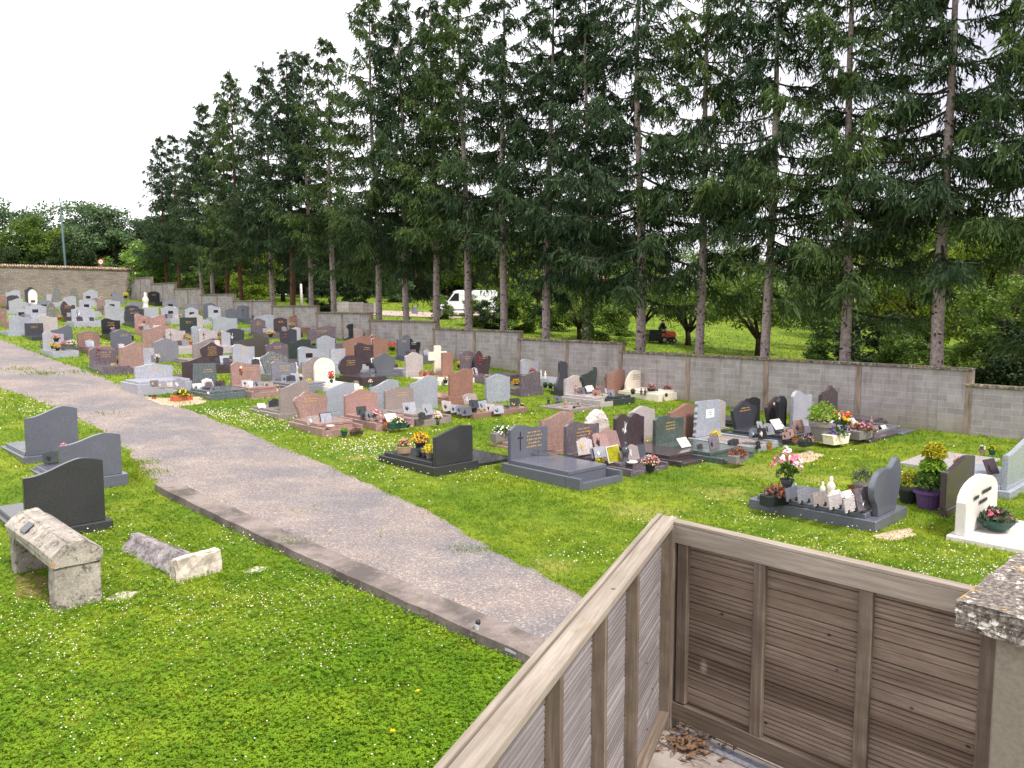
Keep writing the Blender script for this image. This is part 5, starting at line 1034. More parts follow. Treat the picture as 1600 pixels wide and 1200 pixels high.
# small plaques on every far grave that faces the viewer
cc = ['mg', 'wh', 'dm', 'lg', 'dg', 'be', 'mv']
for gid in (1, 7, 10, 15, 18, 20, 24, 27, 31, 32, 34, 35, 37, 38, 39, 44, 45, 47, 49, 50, 57, 58, 59, 61, 63, 65, 68, 69, 72, 76, 77, 78, 82, 85, 86, 87, 95, 99, 106, 138, 140):
    o, desc, P, w_, h, fc, st = GR[gid]; rr = random.Random(gid); n = rr.choice((1, 2, 2, 3))
    if gid in (58, 85, 86): n = 4
    for i in range(n):
        IC[0] += 1; x = rr.uniform(-.35, .35)*w_; q = P[:2]+E*x-D*rr.uniform(.3, 1.1); z = o.location.z+.25
        lab = 'small plaque lying on the '+desc; lab = ' '.join(lab.split()[:16]).rstrip(',')
        t = empty('memorial_plaque', (q[0], q[1], z), RZ+rr.uniform(-.3, .3), lab, 'plaque', 'small plaques on '+desc); s = rr.uniform(.26, .42); lean = Matrix.Rotation(R(-18), 4, 'X')
        MB().prism([(a, b) for a, b in outline(rr.choice(('rect', 'dome', 'ogee')), s, s*.8)], -.012, .012, lean).build('plate', M[rr.choice(cc)], t); MB().box(-s*.3, s*.3, 0, s*.3, 0, .015).build('foot', M['ink'], t)
# ------------------------------------------------------------ two old stone tombs at the left
k = NT('lichened_limestone'); co = k.coord(); a = k.noise(co, 7, 5, .75); b = k.noise(co, 26, 4, .8); c = k.noise(co, 2.2, 3)
col = k.ramp(c, [(.35, lin((146, 138, 130))), (.65, lin((178, 170, 158)))]); col = k.mix(k.ramp(b, [(.3, .7), (.5, 0)]), col, lin((92, 82, 78))); col = k.mix(k.ramp(a, [(.55, 0), (.62, .8)]), col, lin((84, 78, 76)))
v_ = k.n('ShaderNodeTexVoronoi'); v_.inputs['Scale'].default_value = 3.5; k.l(co, v_.inputs['Vector']); col = k.mix(k.ramp(v_.outputs['Distance'], [(.06, .9), (.11, 0)]), col, lin((190, 130, 60))); col = k.mix(k.ramp(a, [(.34, .8), (.4, 0)]), col, lin((206, 200, 190)))
k.base(col); k.rough(.95, .1); k.bump(b, .8, .02); OLD = k.m
def roughen(o, amp, seed, cuts=2):
    bm = bmesh.new(); bm.from_mesh(o.data); bmesh.ops.triangulate(bm, faces=[f for f in bm.faces if len(f.verts) > 4]); bmesh.ops.subdivide_edges(bm, edges=bm.edges[:], cuts=cuts, use_grid_fill=True)
    r = random.Random(seed)
    for v in bm.verts: v.co += Vector((r.gauss(0, amp), r.gauss(0, amp), r.gauss(0, amp)))
    bm.to_mesh(o.data); bm.free()
a0 = hit(122, 946); b0 = hit(52, 885); ax = (b0-a0)[:2]; Ln = np.linalg.norm(ax); ang = math.atan2(ax[1], ax[0]); zt = topz(a0, 878)-a0[2]
t = empty('old_tomb', (a0[0], a0[1], a0[2]), ang, 'old lichen spotted ridged stone tomb standing on end blocks, nearest the left edge', 'tomb', 'old weathered stone tombs')
# local x along the tomb (away), y to the left/back
prof = [(-.31, .0), (.31, .0), (.33, .16), (.11, .34), (-.11, .34), (-.33, .16)]
zb = zt-.02
mb = MB(); Lx = Ln+.08
vs = [(0-.08, y, zb+z) for y, z in prof]+[(Lx, y, zb+z) for y, z in prof]; n = 6
mb.add(vs, [tuple(reversed(range(n))), tuple(range(n, 2*n))]+[(i, (i+1) % n, n+(i+1) % n, n+i) for i in range(n)])
o = mb.build('lid', OLD, t, bevel=.012); roughen(o, .006, 3)
o = MB().box(-.06, .2, -.29, .29, -.3, zb-.003).build('end_block', OLD, t, bevel=.012); roughen(o, .006, 4)
o = MB().box(Lx-.3, Lx-.06, -.29, .29, -.3, zb-.003).build('end_block', OLD, t, bevel=.012); roughen(o, .006, 5)
# slate plate on the sloping near-left face
n_ = Matrix.Translation((Lx*.62, .225, zb+.255)) @ Matrix.Rotation(math.atan2(-.18, .22), 4, 'X')
MB().box(-.13, .13, -.085, .085, .006, .026, n_).build('slate_plate', M['dg'], t, bevel=.004)
a1 = hit(308, 899); b1 = hit(222, 858); ax = (b1-a1)[:2]; ang = math.atan2(ax[1], ax[0]); Ln = float(np.linalg.norm(ax))
t = empty('old_tomb', (a1[0], a1[1], a1[2]-.02), ang, 'old sunken ridged stone tomb with broken white head block, among clover flowers', 'tomb', 'old weathered stone tombs')
k = NT('grey_weathered_stone'); co = k.coord(); a = k.noise(co, 6, 5, .75); b = k.noise(co, 24, 4, .8); col = k.ramp(a, [(.38, lin((104, 98, 100))), (.5, lin((136, 129, 130))), (.64, lin((168, 160, 156)))]); col = k.mix(k.ramp(b, [(.35, .6), (.5, 0)]), col, lin((94, 84, 88))); k.base(col); k.rough(.95, .1); k.bump(b, .8, .015)
MB().prism([], 0, 0) if False else None
mb = MB(); prof = [(-.3, -.15), (.3, -.15), (.3, .04), (.05, .3), (-.06, .3), (-.3, .04)]; vs = [(.12, y, z) for y, z in prof]+[(Ln+.25, y*.95, z-.02) for y, z in prof]
mb.add(vs, [tuple(reversed(range(6))), tuple(range(6, 12))]+[(i, (i+1) % 6, 6+(i+1) % 6, 6+i) for i in range(6)]); o = mb.build('lid', k.m, t, bevel=.015); roughen(o, .01, 7)
kk = NT('pale_worn_stone'); a = kk.noise(kk.coord(), 8, 4, .7); kk.base(kk.ramp(a, [(.35, lin((160, 148, 138))), (.6, lin((206, 196, 182)))])); kk.rough(.95, .1); kk.bump(a, .6, .02)
o = MB().prism([(-.12, -.2), (.16, -.2), (.14, .34), (-.08, .37)], -.36, .36).build('head_block', kk.m, t, bevel=.02); roughen(o, .011, 9)
o = MB().flat([(0, 0), (.25, .05), (.3, .25), (.1, .3)], -.05, .015).build('stone_fragment', kk.m, None, loc=tuple(hit(380, 896))); tag(o, 'small flat white stone fragment in the clover right of the sunken tomb', 'stone')
o = MB().flat([(0, 0), (.3, .0), (.35, .3), (.05, .3)], -.05, .02).build('stone_fragment', kk.m, None, loc=tuple(hit(165, 938))); tag(o, 'flat pale stone at the foot of the lichen spotted tomb', 'stone')
# ------------------------------------------------------------ spruces
def nrm(a): return a/np.maximum(np.linalg.norm(a, axis=-1, keepdims=True), 1e-9)
def barkmat(name, c1, c2, c3, knots=True):
    k = NT(name); co = k.coord(); a = k.noise(co, 9, 5, .75); b = k.noise(co, 40, 3, .7)
    col = k.ramp(a, [(.32, lin(c1)), (.5, lin(c2)), (.68, lin(c3))]); col = k.mix(k.ramp(b, [(.35, .5), (.5, 0)]), col, scale3(lin(c1), .6))
    if knots:
        v = k.n('ShaderNodeTexVoronoi'); v.inputs['Scale'].default_value = 2.6; k.l(k.coord((1.6, 1.6, 1)), v.inputs['Vector']); col = k.mix(k.ramp(v.outputs['Distance'], [(.13, .9), (.2, 0)]), col, lin((66, 50, 48)))
    k.base(col); k.rough(.95, .1); k.bump(a, .6, .02); return k.m
BARK = barkmat('grey_spruce_bark', (112, 98, 98), (158, 142, 140), (186, 172, 166)); BARKR = barkmat('red_brown_bark', (70, 48, 42), (104, 72, 60), (128, 94, 80)); BARKD = barkmat('dark_bark', (44, 38, 34), (64, 56, 50), (84, 76, 66), False)
NEED = [leafmat('spruce_needles', (46, 64, 44), (68, 88, 54), .12, .5, .7, .15), leafmat('spruce_needles_fresh', (60, 80, 44), (88, 108, 56), .15, .5, .7, .15)]
def spruce_mesh(seed, H, cb, Rm, dk=1.0):
    r = np.random.default_rng(seed); wood_ = MB(); limb_ = MB(); P = []; A = []; Bv = []
    zs = np.arange(0, H+.01, H/16); lean = r.normal(size=2)*.06
    ax = lambda z: np.array([lean[0]*z*.12+.05*math.sin(z*.5+seed), lean[1]*z*.12+.05*math.cos(z*.43+seed), z])
    wood_.tube([ax(z) if z > 0 else ax(0)-np.array([0, 0, .5]) for z in zs], [.2*(1-.93*(z/H)**1.1)+(.03 if z == 0 else 0) for z in zs], 9)
    # knots: rings of branch stubs on the bare trunk
    z = 1.0
    while z < cb+3:
        for a in r.uniform(0, 6.28, r.integers(4, 7)):
            c = ax(z+r.normal()*.06); rad = .2*(1-.93*(z/H)**1.1); d = np.array([math.cos(a), math.sin(a), .1])
            l = r.uniform(.03, .09) if r.random() < .86 else r.uniform(.4, 1.5)
            limb_.tube([c+d*rad*.8, c+d*(rad+l*.5), c+d*(rad+l)+np.array([0, 0, -l*.2])], [.045, .02, .006] if l < .2 else [.02, .012, .004], 5)
        z += r.uniform(.45, .75)
    z = cb-2.2
    while z < H-.3:
        fr = max(0, (z-cb)/(H-cb)); Lz = Rm*(1-fr)**.85*1.08*(.7+.3*min(1, fr*5+.3))+.22
        nb = r.integers(4, 7); a0 = r.uniform(0, 6.28)
        for j in range(nb):
            if r.random() < (.18+.2*(1-dk) if z > cb else .83): continue
            a = a0+6.283*j/nb+r.normal()*.25; L = Lz*r.uniform(.55, 1.15); droop = r.uniform(.1, .42)*(1-fr)+.02; up = r.uniform(.1, .4)
            d = np.array([math.cos(a), math.sin(a), 0]); c = ax(z+r.normal()*.12); n = 8
            ts = np.linspace(0, 1, n); pts = np.array([c+d*L*t+np.array([0, 0, L*(-droop*2*t+ (droop*1.2+up*.5)*t*t)+ (fr*.5*L*t)]) for t in ts])
            limb_.tube(pts, [.03*(1-.8*t)*(L/3+.3) for t in ts], 4)
            m = int(13*L)+5; dens = r.uniform(.4, 1.15)*dk
            tt = r.uniform(.12, 1, int(m*dens)+2); idx = np.minimum((tt*(n-1)).astype(int), n-2); f = (tt*(n-1)-idx)[:, None]; C = pts[idx]*(1-f)+pts[idx+1]*f
            side = np.where(r.random(len(tt)) < .5, -1, 1)[:, None]; lat = np.array([-d[1], d[0], 0])
            tl = (.28+.62*(1-np.abs(tt*1.6-.8)))*np.clip(L/2.6, .35, 1)*r.uniform(.6, 1.2, len(tt)); tl = tl[:, None]
            td = nrm(lat*side*r.uniform(.4, 1.1, len(tt))[:, None]+d*.7+np.array([0, 0, -.35])+r.normal(size=(len(tt), 3))*.15)
            K_ = 11
            for q in range(K_):
                w_ = (q+.5)/K_; Q = C+td*tl*w_+np.array([0, 0, -.35])*tl*w_*w_+r.normal(size=C.shape)*.03
                hang = r.uniform(.3, 1, len(C))[:, None]
                dirn = nrm(td*(1-hang*.6)+np.array([0, 0, -1.])*hang+r.normal(size=C.shape)*.35)
                ln = r.uniform(.07, .17, len(C))[:, None]*(1+.8*(r.random(len(C)) < .2))[:, None]; wd = r.uniform(.016, .036, len(C))[:, None]
                P.append(Q+dirn*ln*.7); A.append(dirn*ln); Bv.append(nrm(np.cross(dirn, r.normal(size=C.shape)))*wd)
            # pendulous strands under the bough
            ns = int(5*L); e = r.uniform(.2, .95, ns); ii = np.minimum((e*(n-1)).astype(int), n-2); f = (e*(n-1)-ii)[:, None]; C = pts[ii]*(1-f)+pts[ii+1]*f
            C = C+lat*r.normal(size=(ns, 1))*.22; hl = r.uniform(.25, 1.0, (ns, 1))*(1.15-.8*fr)
            for q in range(6):
                dirn = nrm(np.array([0, 0, -1.])+r.normal(size=C.shape)*.3); P.append(C+np.array([0, 0, -1.])*hl*(q+.4)/6+r.normal(size=C.shape)*.02); A.append(dirn*hl*.13); Bv.append(nrm(np.cross(dirn, r.normal(size=C.shape)))*.024)
            # needles along the bough itself
            e = r.uniform(.1, 1.0, int(16*L)); ii = np.minimum((e*(n-1)).astype(int), n-2); f = (e*(n-1)-ii)[:, None]; C = pts[ii]*(1-f)+pts[ii+1]*f
            dirn = nrm(d+r.normal(size=C.shape)*.7); P.append(C+dirn*.06); A.append(dirn*.13); Bv.append(nrm(np.cross(dirn, r.normal(size=C.shape)))*.03)
        z += r.uniform(.38, .62)*(1+.3*(1-fr))
    # leader
    C = np.array([ax(H-.9+.9*t) for t in r.random(60)]); dirn = nrm(r.normal(size=C.shape)+np.array([0, 0, .4])); P.append(C+dirn*.08); A.append(dirn*.13); Bv.append(nrm(np.cross(dirn, r.normal(size=C.shape)))*.03)
    return wood_, limb_, np.concatenate(P), np.concatenate(A), np.concatenate(Bv)
PROTO = []
for i, (H, cb, Rm, dk) in enumerate(((19.5, 5.9, 3.8, .95), (18.6, 6.6, 3.4, .88), (20.2, 5.8, 4.1, .95), (18.0, 5.4, 3.7, 1.05), (19.0, 6.6, 3.7, .82))):
    wd_, lb_, P, A, Bv = spruce_mesh(100+i, H, cb, Rm, dk)
    t = empty('spruce_tree', (0, 0, 0), 0); wd_.build('trunk', BARK, t, smooth=True); lb_.build('boughs', BARKD, t); rhombs('crown', P, A, Bv, NEED[0], t); PROTO.append((t, H)); print('spruce', i, len(P))
TU = [(262, 0, .8, 'leftmost reddish spruce beside the round laurel bush'), (282, 1, .84, 'red brown trunked spruce behind the upper wall steps'), (316, 3, .88, 'grey spruce above the third wall step from the stone wall'), (335, 0, .9, 'slim spruce squeezed between two grey trunks at the upper wall'), (356, 1, .92, 'reddish spruce above the fourth wall step'), (378, 2, .97, 'brown spruce whose top rises to the first left peak'),
      (428, 3, 1.08, 'grey spruce with the pointed crown of the left peak'), (458, 4, 1.04, 'spruce with rusty red trunk left of the white birch stub'), (488, 0, 1.0, 'grey spruce right of the rusty red trunk'), (521, 1, 1.05, 'grey spruce left of the curved garden wall'), (594, 2, 1.12, 'spruce with dark red foot beside the garden road'), (636, 3, 1.16, 'slender grey spruce left of the pale road marker'),
      (683, 4, 1.14, 'spruce just left of the white van'), (735, 0, 1.12, 'spruce in front of the white van'), (786, 1, 1.16, 'spruce just right of the white van'), (851, 3, 1.14, 'spruce with brown flaking lower trunk'), (920, 4, 1.05, 'crooked ivy wrapped spruce'), (1003, 2, 1.12, 'thick grey spruce left of the ride-on mower'),
      (1093, 1, 1.12, 'slim grey spruce right of the ride-on mower'), (1197, 0, 1.1, 'thick spruce in front of the dark forked apple tree'), (1322, 2, 1.08, 'spruce in front of the dense round bushes'), (1467, 4, 1.1, 'rightmost fully visible spruce behind the end of the high wall'), (1640, 3, 1.08, 'spruce beyond the right edge whose boughs reach into view')]
used = set(); rt = random.Random(5)
redu = {262, 282, 356, 378, 458}
BR_ME = {}
for u, pi, sc, desc in TU:
    base, H = PROTO[pi]
    t = copy_tree(base)
    off = W0+E*(2.2+rt.uniform(-.3, .5)); tt = solve_line(u, off, D, 3.0); p = off+D*tt
    t.location = (p[0], p[1], float(g(p[0], p[1]))-.1); t.rotation_euler = (rt.uniform(-.018, .018), rt.uniform(-.018, .018), rt.uniform(0, 6.28)); wsc = sc*rt.uniform(.92, 1.08); t.scale = (wsc, wsc, sc)
    tag(t, desc, 'tree', 'spruces in a row behind the block wall')
    for ch in t.children:
        if ch.name.startswith('trunk') and u in redu:
            key = ch.data.name
            if key not in BR_ME: m2 = ch.data.copy(); m2.materials.clear(); m2.materials.append(BARKR); BR_ME[key] = m2
            ch.data = BR_ME[key]
        if ch.name.startswith('crown') and u in (316, 378, 521, 594, 735, 1322, 1640, 1093):
            key = ch.data.name
            if key not in BR_ME: m2 = ch.data.copy(); m2.materials.clear(); m2.materials.append(NEED[1]); BR_ME[key] = m2
            ch.data = BR_ME[key]
    if u == 920:
        rr = np.random.default_rng(3); n = 2600; z = rr.uniform(0, 5.0, n); a = rr.uniform(0, 6.28, n); rad = rr.uniform(.22, .36, n)*(1-.05*z)
        Pv = np.stack([np.cos(a)*rad, np.sin(a)*rad, z], 1); Av = nrm(rr.normal(size=(n, 3)))*.07; Bv = nrm(np.cross(Av, rr.normal(size=(n, 3))))*.04
        rhombs('ivy', Pv, Av, Bv, M['leaf'], t)
for t, H in PROTO:
    for ch in list(t.children): bpy.data.objects.remove(ch)
    bpy.data.objects.remove(t)
# ------------------------------------------------------------ broadleaved trees and bushes
DEC = {}
DECM = {'laurel': leafmat('laurel_leaves', (104, 140, 56), (146, 176, 80), .4, .3, .35, .5), 'mid': leafmat('broad_leaves_mid', (72, 98, 38), (112, 136, 50), .3, .25), 'lite': leafmat('broad_leaves_light', (98, 126, 36), (150, 164, 54), .35, .25), 'dark': leafmat('broad_leaves_dark', (36, 52, 28), (58, 78, 36), .2, .25), 'blue': leafmat('broad_leaves_far_hazed', (78, 104, 74), (112, 134, 86), .25, .15)}  # the far leaves are paled in their own colour to stand for distance haze
def decid(kind, matk, leaf=.11, n=9000, clumps=46, tall=1.0, trunkh=.28, seed=1):
    """a unit tree: height 1, crown radius about .42; leaf is relative to the height"""
    r = np.random.default_rng(seed); wood_ = MB(); top = trunkh
    C = nrm(r.normal(size=(clumps, 3)))*r.uniform(.45, 1, (clumps, 1)); zc_ = trunkh+.36; ce = np.array([0, 0, zc_]); ext = np.array([.36, .36, (1-zc_)*.92])
    C = ce+C*ext; C[:, 2] = np.where(C[:, 2] < trunkh*.8, trunkh*.8+r.random(clumps)*.1, C[:, 2])
    wood_.tube([(0, 0, -.03), (.01, 0, top*.6), (.0, .01, top), (.01, 0, zc_+.1)], [.028, .022, .018, .008], 7)
    for c in C[::3]:
        m_ = (np.array([0, 0, top*r.uniform(.7, 1.3)])+c)/2+r.normal(size=3)*.03
        wood_.tube([(0, 0, top*r.uniform(.6, 1.2)), m_, c], [.012, .008, .003], 5)
    per = n//clumps; P = []
    for c in C:
        rad = r.uniform(.07, .13); q = nrm(r.normal(size=(per, 3)))*(r.random((per, 1))**.5)*rad*np.array([1.15, 1.15, .8]); P.append(c+q)
    P = np.concatenate(P); A = nrm(r.normal(size=P.shape))*leaf*r.uniform(.6, 1.2, (len(P), 1)); Bv = nrm(np.cross(A, r.normal(size=P.shape)))*leaf*.55
    return wood_, P, A, Bv
def dtree(key, u, Yd, Ht, desc, mat, name='broadleaf_tree', cat='tree', group='broadleaved trees around the garden', leaf=.011, n=9000, wide=1.0, trunkh=.28, dx=0, bark=True, z=None, cl=46):
    k_ = (key, mat, name)
    if k_ not in DEC:
        wd_, P, A, Bv = decid(key, mat, leaf, n, cl, 1, trunkh, seed=sum(map(ord, key+mat)))
        t = empty(name, (0, 0, 0)); 
        if bark: wd_.build('trunk', BARKD, t, smooth=True)
        rhombs('crown' if bark else 'foliage', P, A, Bv, DECM[mat], t); DEC[k_] = t
    else: t = copy_tree(DEC[k_])
    a = (u-800)/F; y = Yd; x = a*Yd; t.location = (x, y, float(g(x, y))-.05 if z is None else z); t.scale = (Ht*wide, Ht*wide, Ht); t.rotation_euler = (0, 0, rt.uniform(0, 6.28)); tag(t, desc, cat, group); return t
# behind the stone wall, far left
for i, (u, Yd, Ht, mk, d) in enumerate(((-60, 104, 14, 'blue', 'far tree cut by the left edge'), (14, 100, 12.5, 'blue', 'tall far tree at the extreme left above the stone wall'), (62, 96, 9.5, 'mid', 'yellow green far tree left of the lamp post'), (104, 106, 13.5, 'blue', 'tallest far tree rising behind the lamp post'), (84, 97, 9.0, 'mid', 'lower green tree under the lamp post arm'),
        (142, 110, 12.6, 'blue', 'far tree between lamp post and road sign'), (168, 102, 12.0, 'blue', 'dark far tree above the road sign'), (196, 104, 11.5, 'dark', 'dark far tree right of the road sign'), (224, 112, 11, 'blue', 'far tree behind the laurel'), (250, 108, 10, 'dark', 'dark tree behind the leftmost spruce'), (30, 92, 7, 'dark', 'low dark tree just over the stone wall at left'), (118, 94, 7, 'dark', 'low dark tree over the stone wall centre'))):
    dtree('far%d' % (i % 3), u, Yd, Ht, d, mk, leaf=.016, n=11000, wide=1.05, trunkh=.12, group='trees beyond the stone wall')
dtree('laurel', 238, 79.6, 6.6, 'rounded glossy light green laurel bush where the two walls meet', 'laurel', 'laurel_bush', 'bush', None, leaf=.02, n=16000, wide=1.15, trunkh=.02, bark=False, cl=110)
dtree('shrubfar', 168, 90, 4.2, 'pale green shrub behind the road sign', 'mid', 'shrub', 'bush', None, leaf=.02, n=4000, wide=1.2, trunkh=.02, bark=False)
# behind the spruces
BG = [(305, 92, 9, 'dark', 'a'), (345, 88, 9, 'mid', 'b'), (398, 80, 8, 'lite', 'a'), (445, 86, 10, 'dark', 'b'), (480, 96, 11, 'dark', 'c'), (540, 104, 12, 'dark', 'a'), (600, 110, 12, 'mid', 'b'), (650, 104, 12, 'dark', 'c'), (700, 112, 14, 'mid', 'a'), (760, 106, 12, 'lite', 'b'), (800, 84, 9, 'lite', 'c'),
      (840, 100, 12, 'mid', 'a'), (885, 88, 9.5, 'dark', 'b'), (935, 92, 10, 'mid', 'c'), (985, 100, 10, 'mid', 'a'), (1040, 104, 11, 'mid', 'b'), (1140, 104, 10, 'lite', 'a'), (1190, 90, 8, 'mid', 'b'), (1290, 84, 10, 'lite', 'c'), (1340, 72, 10.5, 'mid', 'a'), (1395, 70, 12, 'lite', 'b'), (1450, 64, 11, 'mid', 'c'), (1520, 60, 11, 'lite', 'a'), (1590, 56, 11, 'mid', 'b'), (1650, 62, 12, 'lite', 'c'),
      (270, 98, 10, 'dark', 'c'), (370, 99, 11, 'dark', 'a'), (420, 102, 11, 'dark', 'c'), (510, 108, 12, 'dark', 'b'), (1490, 84, 14, 'mid', 'c'), (1560, 86, 14, 'lite', 'b'), (1420, 92, 14, 'mid', 'a'), (730, 130, 15, 'dark', 'b'), (870, 126, 14, 'mid', 'c'), (1000, 130, 13, 'dark', 'a'), (1110, 126, 12, 'mid', 'b'), (1230, 118, 9, 'mid', 'a'), (1170, 122, 10, 'dark', 'c')]
shade = dict(dark='dark', mid='mid green', lite='bright yellow green')
pos_ = {}
def near_tr(u):
    c = min(TU, key=lambda q: abs(q[0]-u)); return c[3], c[0]-u
for u, Yd, Ht, mk, v_ in BG:
    nm, du = near_tr(u); side = 'right of' if du < 0 else 'left of'; dep = 'distant' if Yd > 105 else 'background'
    nm = ' '.join(w for w in nm.split()[:8])
    dtree('bg'+v_, u, Yd, Ht, ('%s %s tree %s the %s' % (dep, shade[mk], side, nm)), mk, leaf=.013, n=10000, wide=1.0, trunkh=.14)
for i, u in enumerate(range(250, 960, 34)):
    nm, du = near_tr(u); dtree('farwood%d' % (i % 2), u, 128+9*(i % 3), 14+2*(i % 2), 'far wood tree past the '+' '.join(nm.split()[:8]), 'dark', leaf=.016, n=9000, trunkh=.04, wide=1.1, group='dark trees of the far wood')
# garden apple trees with dark forked trunks
for u, v, Ht, d in ((1185, 556, 6.0, 'dark forked apple tree on the lawn behind the thick spruce'), (1283, 548, 5.0, 'smaller dark apple tree right of the forked one'), (1003, 526, 5.5, 'garden tree with slim trunk behind the mower'), (905, 530, 4.5, 'small garden tree left of the ivy wrapped spruce'), (1075, 540, 5.5, 'leaning dark apple tree right of the mower'), (1600, 590, 6, 'dark leaning tree at the right edge behind the low wall')):
    p = hit(u, v); k_ = ('apple',)
    if k_ not in DEC:
        r = np.random.default_rng(77); wood_ = MB(); P = []
        wood_.tube([(0, 0, -.03), (0, 0, .1), (.01, 0, .2)], [.04, .032, .03], 8)
        for j in range(9):
            a = j*.7+r.normal()*.2; e = np.array([math.cos(a)*r.uniform(.25, .45), math.sin(a)*r.uniform(.25, .45), r.uniform(.45, .85)]); m_ = e*np.array([.55, .55, .55])+np.array([0, 0, .08])
            wood_.tube([(0, 0, .17), m_, e], [.022, .014, .005], 6)
            for q in range(6):
                c = m_+(e-m_)*r.uniform(.3, 1.15)+r.normal(size=3)*.07; P.append(c+nrm(r.normal(size=(170, 3)))*(r.random((170, 1))**.5)*.11)
        P = np.concatenate(P); A = nrm(r.normal(size=P.shape))*.016; Bv = nrm(np.cross(A, r.normal(size=P.shape)))*.009
        t = empty('apple_tree', (0, 0, 0)); wood_.build('trunk', BARKD, t, smooth=True); rhombs('crown', P, A, Bv, DECM['mid'], t); DEC[k_] = t
    else: t = copy_tree(DEC[k_])
    t.location = tuple(p); t.scale = (Ht*1.15, Ht*1.15, Ht); t.rotation_euler = (0, 0, rt.uniform(0, 6)); tag(t, d, 'tree', 'garden trees on the lawn behind the wall')
# bushes just behind the wall
for u, Yd, Ht, mk, d in ((1300, 43, 3.4, 'mid', 'green round bush behind the spruce in the high wall section'), (1360, 40, 4.0, 'dark', 'tall dark bush right of that spruce'), (1415, 37, 3.3, 'mid', 'green bush left of the rightmost spruce'), (1530, 34, 3.4, 'mid', 'green bush right of the rightmost spruce'), (1590, 32, 3.8, 'dark', 'dark bush over the low end wall'),
                        (690, 72, 2.4, 'mid', 'small bush before the van front'), (745, 66, 2.8, 'mid', 'bush under the van side'), (770, 64, 2.9, 'dark', 'dark bush under the van rear'), (812, 62, 4.2, 'mid', 'upright bush right of the van'), (880, 66, 3.6, 'mid', 'loose bush behind the brown flaking trunk'), (955, 56, 3.3, 'mid', 'bush beside the ivy wrapped trunk'), (560, 88, 4, 'dark', 'dark bush above the curved garden wall'), (625, 96, 4, 'blue', 'grey green bush behind the garden road'), (300, 84, 3.5, 'mid', 'green bush behind the second wall step'), (400, 74, 4, 'lite', 'bright bush between reddish and pointed spruces'), (505, 74, 3.4, 'dark', 'dark bush right of the birch stub')):
    dtree('bush'+('a' if u % 2 else 'b'), u, Yd, Ht, d, mk, 'bush', 'bush', 'bushes behind the block wall', leaf=.024, n=6500, wide=1.25, trunkh=.02, bark=False, cl=50)
# ------------------------------------------------------------ lamp post, road sign
p = np.array([(107-800)/F*88, 88.]); z0 = float(g(*p)); zt = topz(p, 309)
t = empty('street_lamp', (p[0], p[1], z0), 0, 'tall slim grey green street lamp behind the stone wall', 'street lamp'); lm = plain('lamp_green_grey', (70, 92, 96), .5, .4)
MB().tube([(.25, 0, -.3), (.12, 0, 3), (-.1, 0, zt-z0)], [.16, .12, .06], 8).build('pole', lm, t, smooth=True); MB().tube([(-.05, 0, zt-z0-1.2), (.5, 0, zt-z0-.9), (.9, 0, zt-z0-.95)], [.04, .04, .04], 6).build('arm', lm, t)
MB().lathe([(.1, .16), (.3, .1), (.45, 0), (.42, -.05), (.1, -.08)], 12, c=(1.3, 0, zt-z0-.95)).build('lamp_head', plain('lamp_head_pale', (190, 192, 198), .5), t, smooth=True)
p = np.array([(164-800)/F*86, 86.]); z0 = float(g(*p)); zc1 = topz(p, 409)
t = empty('road_sign', (p[0], p[1], z0), 0, 'round red rimmed speed limit sign above the stone wall', 'road sign')
MB().tube([(0, 0, -.3), (0, 0, zc1-z0-.2)], .04, 6).build('pole', M['mg'], t)
RX = Matrix.Translation((0, 0, zc1-z0)) @ Matrix.Rotation(R(90), 4, 'X')
MB().lathe([(.3, -.02), (.3, .02)], 24, M=RX).build('rim', M['f_red'], t); MB().lathe([(.215, .02), (.215, .025)], 24, M=RX).build('face', M['white'], t)
fc = bpy.data.curves.new('numerals', 'FONT'); fc.body = '30'; fc.size = .3; fc.align_x = 'CENTER'; fc.align_y = 'CENTER'; fc.extrude = .003
fo = bpy.data.objects.new('numerals', fc); COL.objects.link(fo); fo.parent = t; fo.location = (0, -.032, zc1-z0); fo.rotation_euler = (R(90), 0, 0); fc.materials.append(M['ink'])
bpy.context.view_layer.update(); me_ = bpy.data.meshes.new_from_object(fo.evaluated_get(bpy.context.evaluated_depsgraph_get())); fn = bpy.data.objects.new('speed_numerals', me_); COL.objects.link(fn); fn.parent = t; fn.location = fo.location; fn.rotation_euler = fo.rotation_euler; bpy.data.objects.remove(fo)
# ------------------------------------------------------------ garden road, curved wall, birch stub, marker, house
def strip(name, L_, R_, mat, dz):
    vs = []; 
    for a, b in zip(L_, R_):
        for j in range(5): q = a+(b-a)*j/4; vs.append((q[0], q[1], float(g(q[0], q[1]))+dz))
    fs = [(i*5+j, i*5+j+1, (i+1)*5+j+1, (i+1)*5+j) for i in range(len(L_)-1) for j in range(4)]
    return tag(MB().add(vs, fs).build(name, mat), kind='structure')
pl = [hit(u, v)[:2] for u, v in ((560, 492), (600, 493.5), (650, 495.5), (690, 497), (740, 497.5), (800, 497))]; pu = [hit(u, v)[:2] for u, v in ((560, 484), (600, 486), (650, 488), (690, 488), (740, 487), (800, 486))]
strip('garden_road', pl, pu, plain('road_gravel', (170, 150, 144), .9, .1), .05)
CW = empty('garden_wall', (0, 0, 0), 0, 'low curved concrete block garden wall behind the spruces', 'wall')
pts = [(522, 487.5), (545, 488), (568, 489.5), (586, 491.5)]; q = [hit(*a) for a in pts]
for a, b in zip(q[:-1], q[1:]):
    d_ = (b-a)[:2]; L_ = np.linalg.norm(d_); MB().box(0, L_-.03, -.1, .1, -.6, .95).build('panel', BLOCK, CW, loc=tuple(a), rz=math.atan2(d_[1], d_[0]))
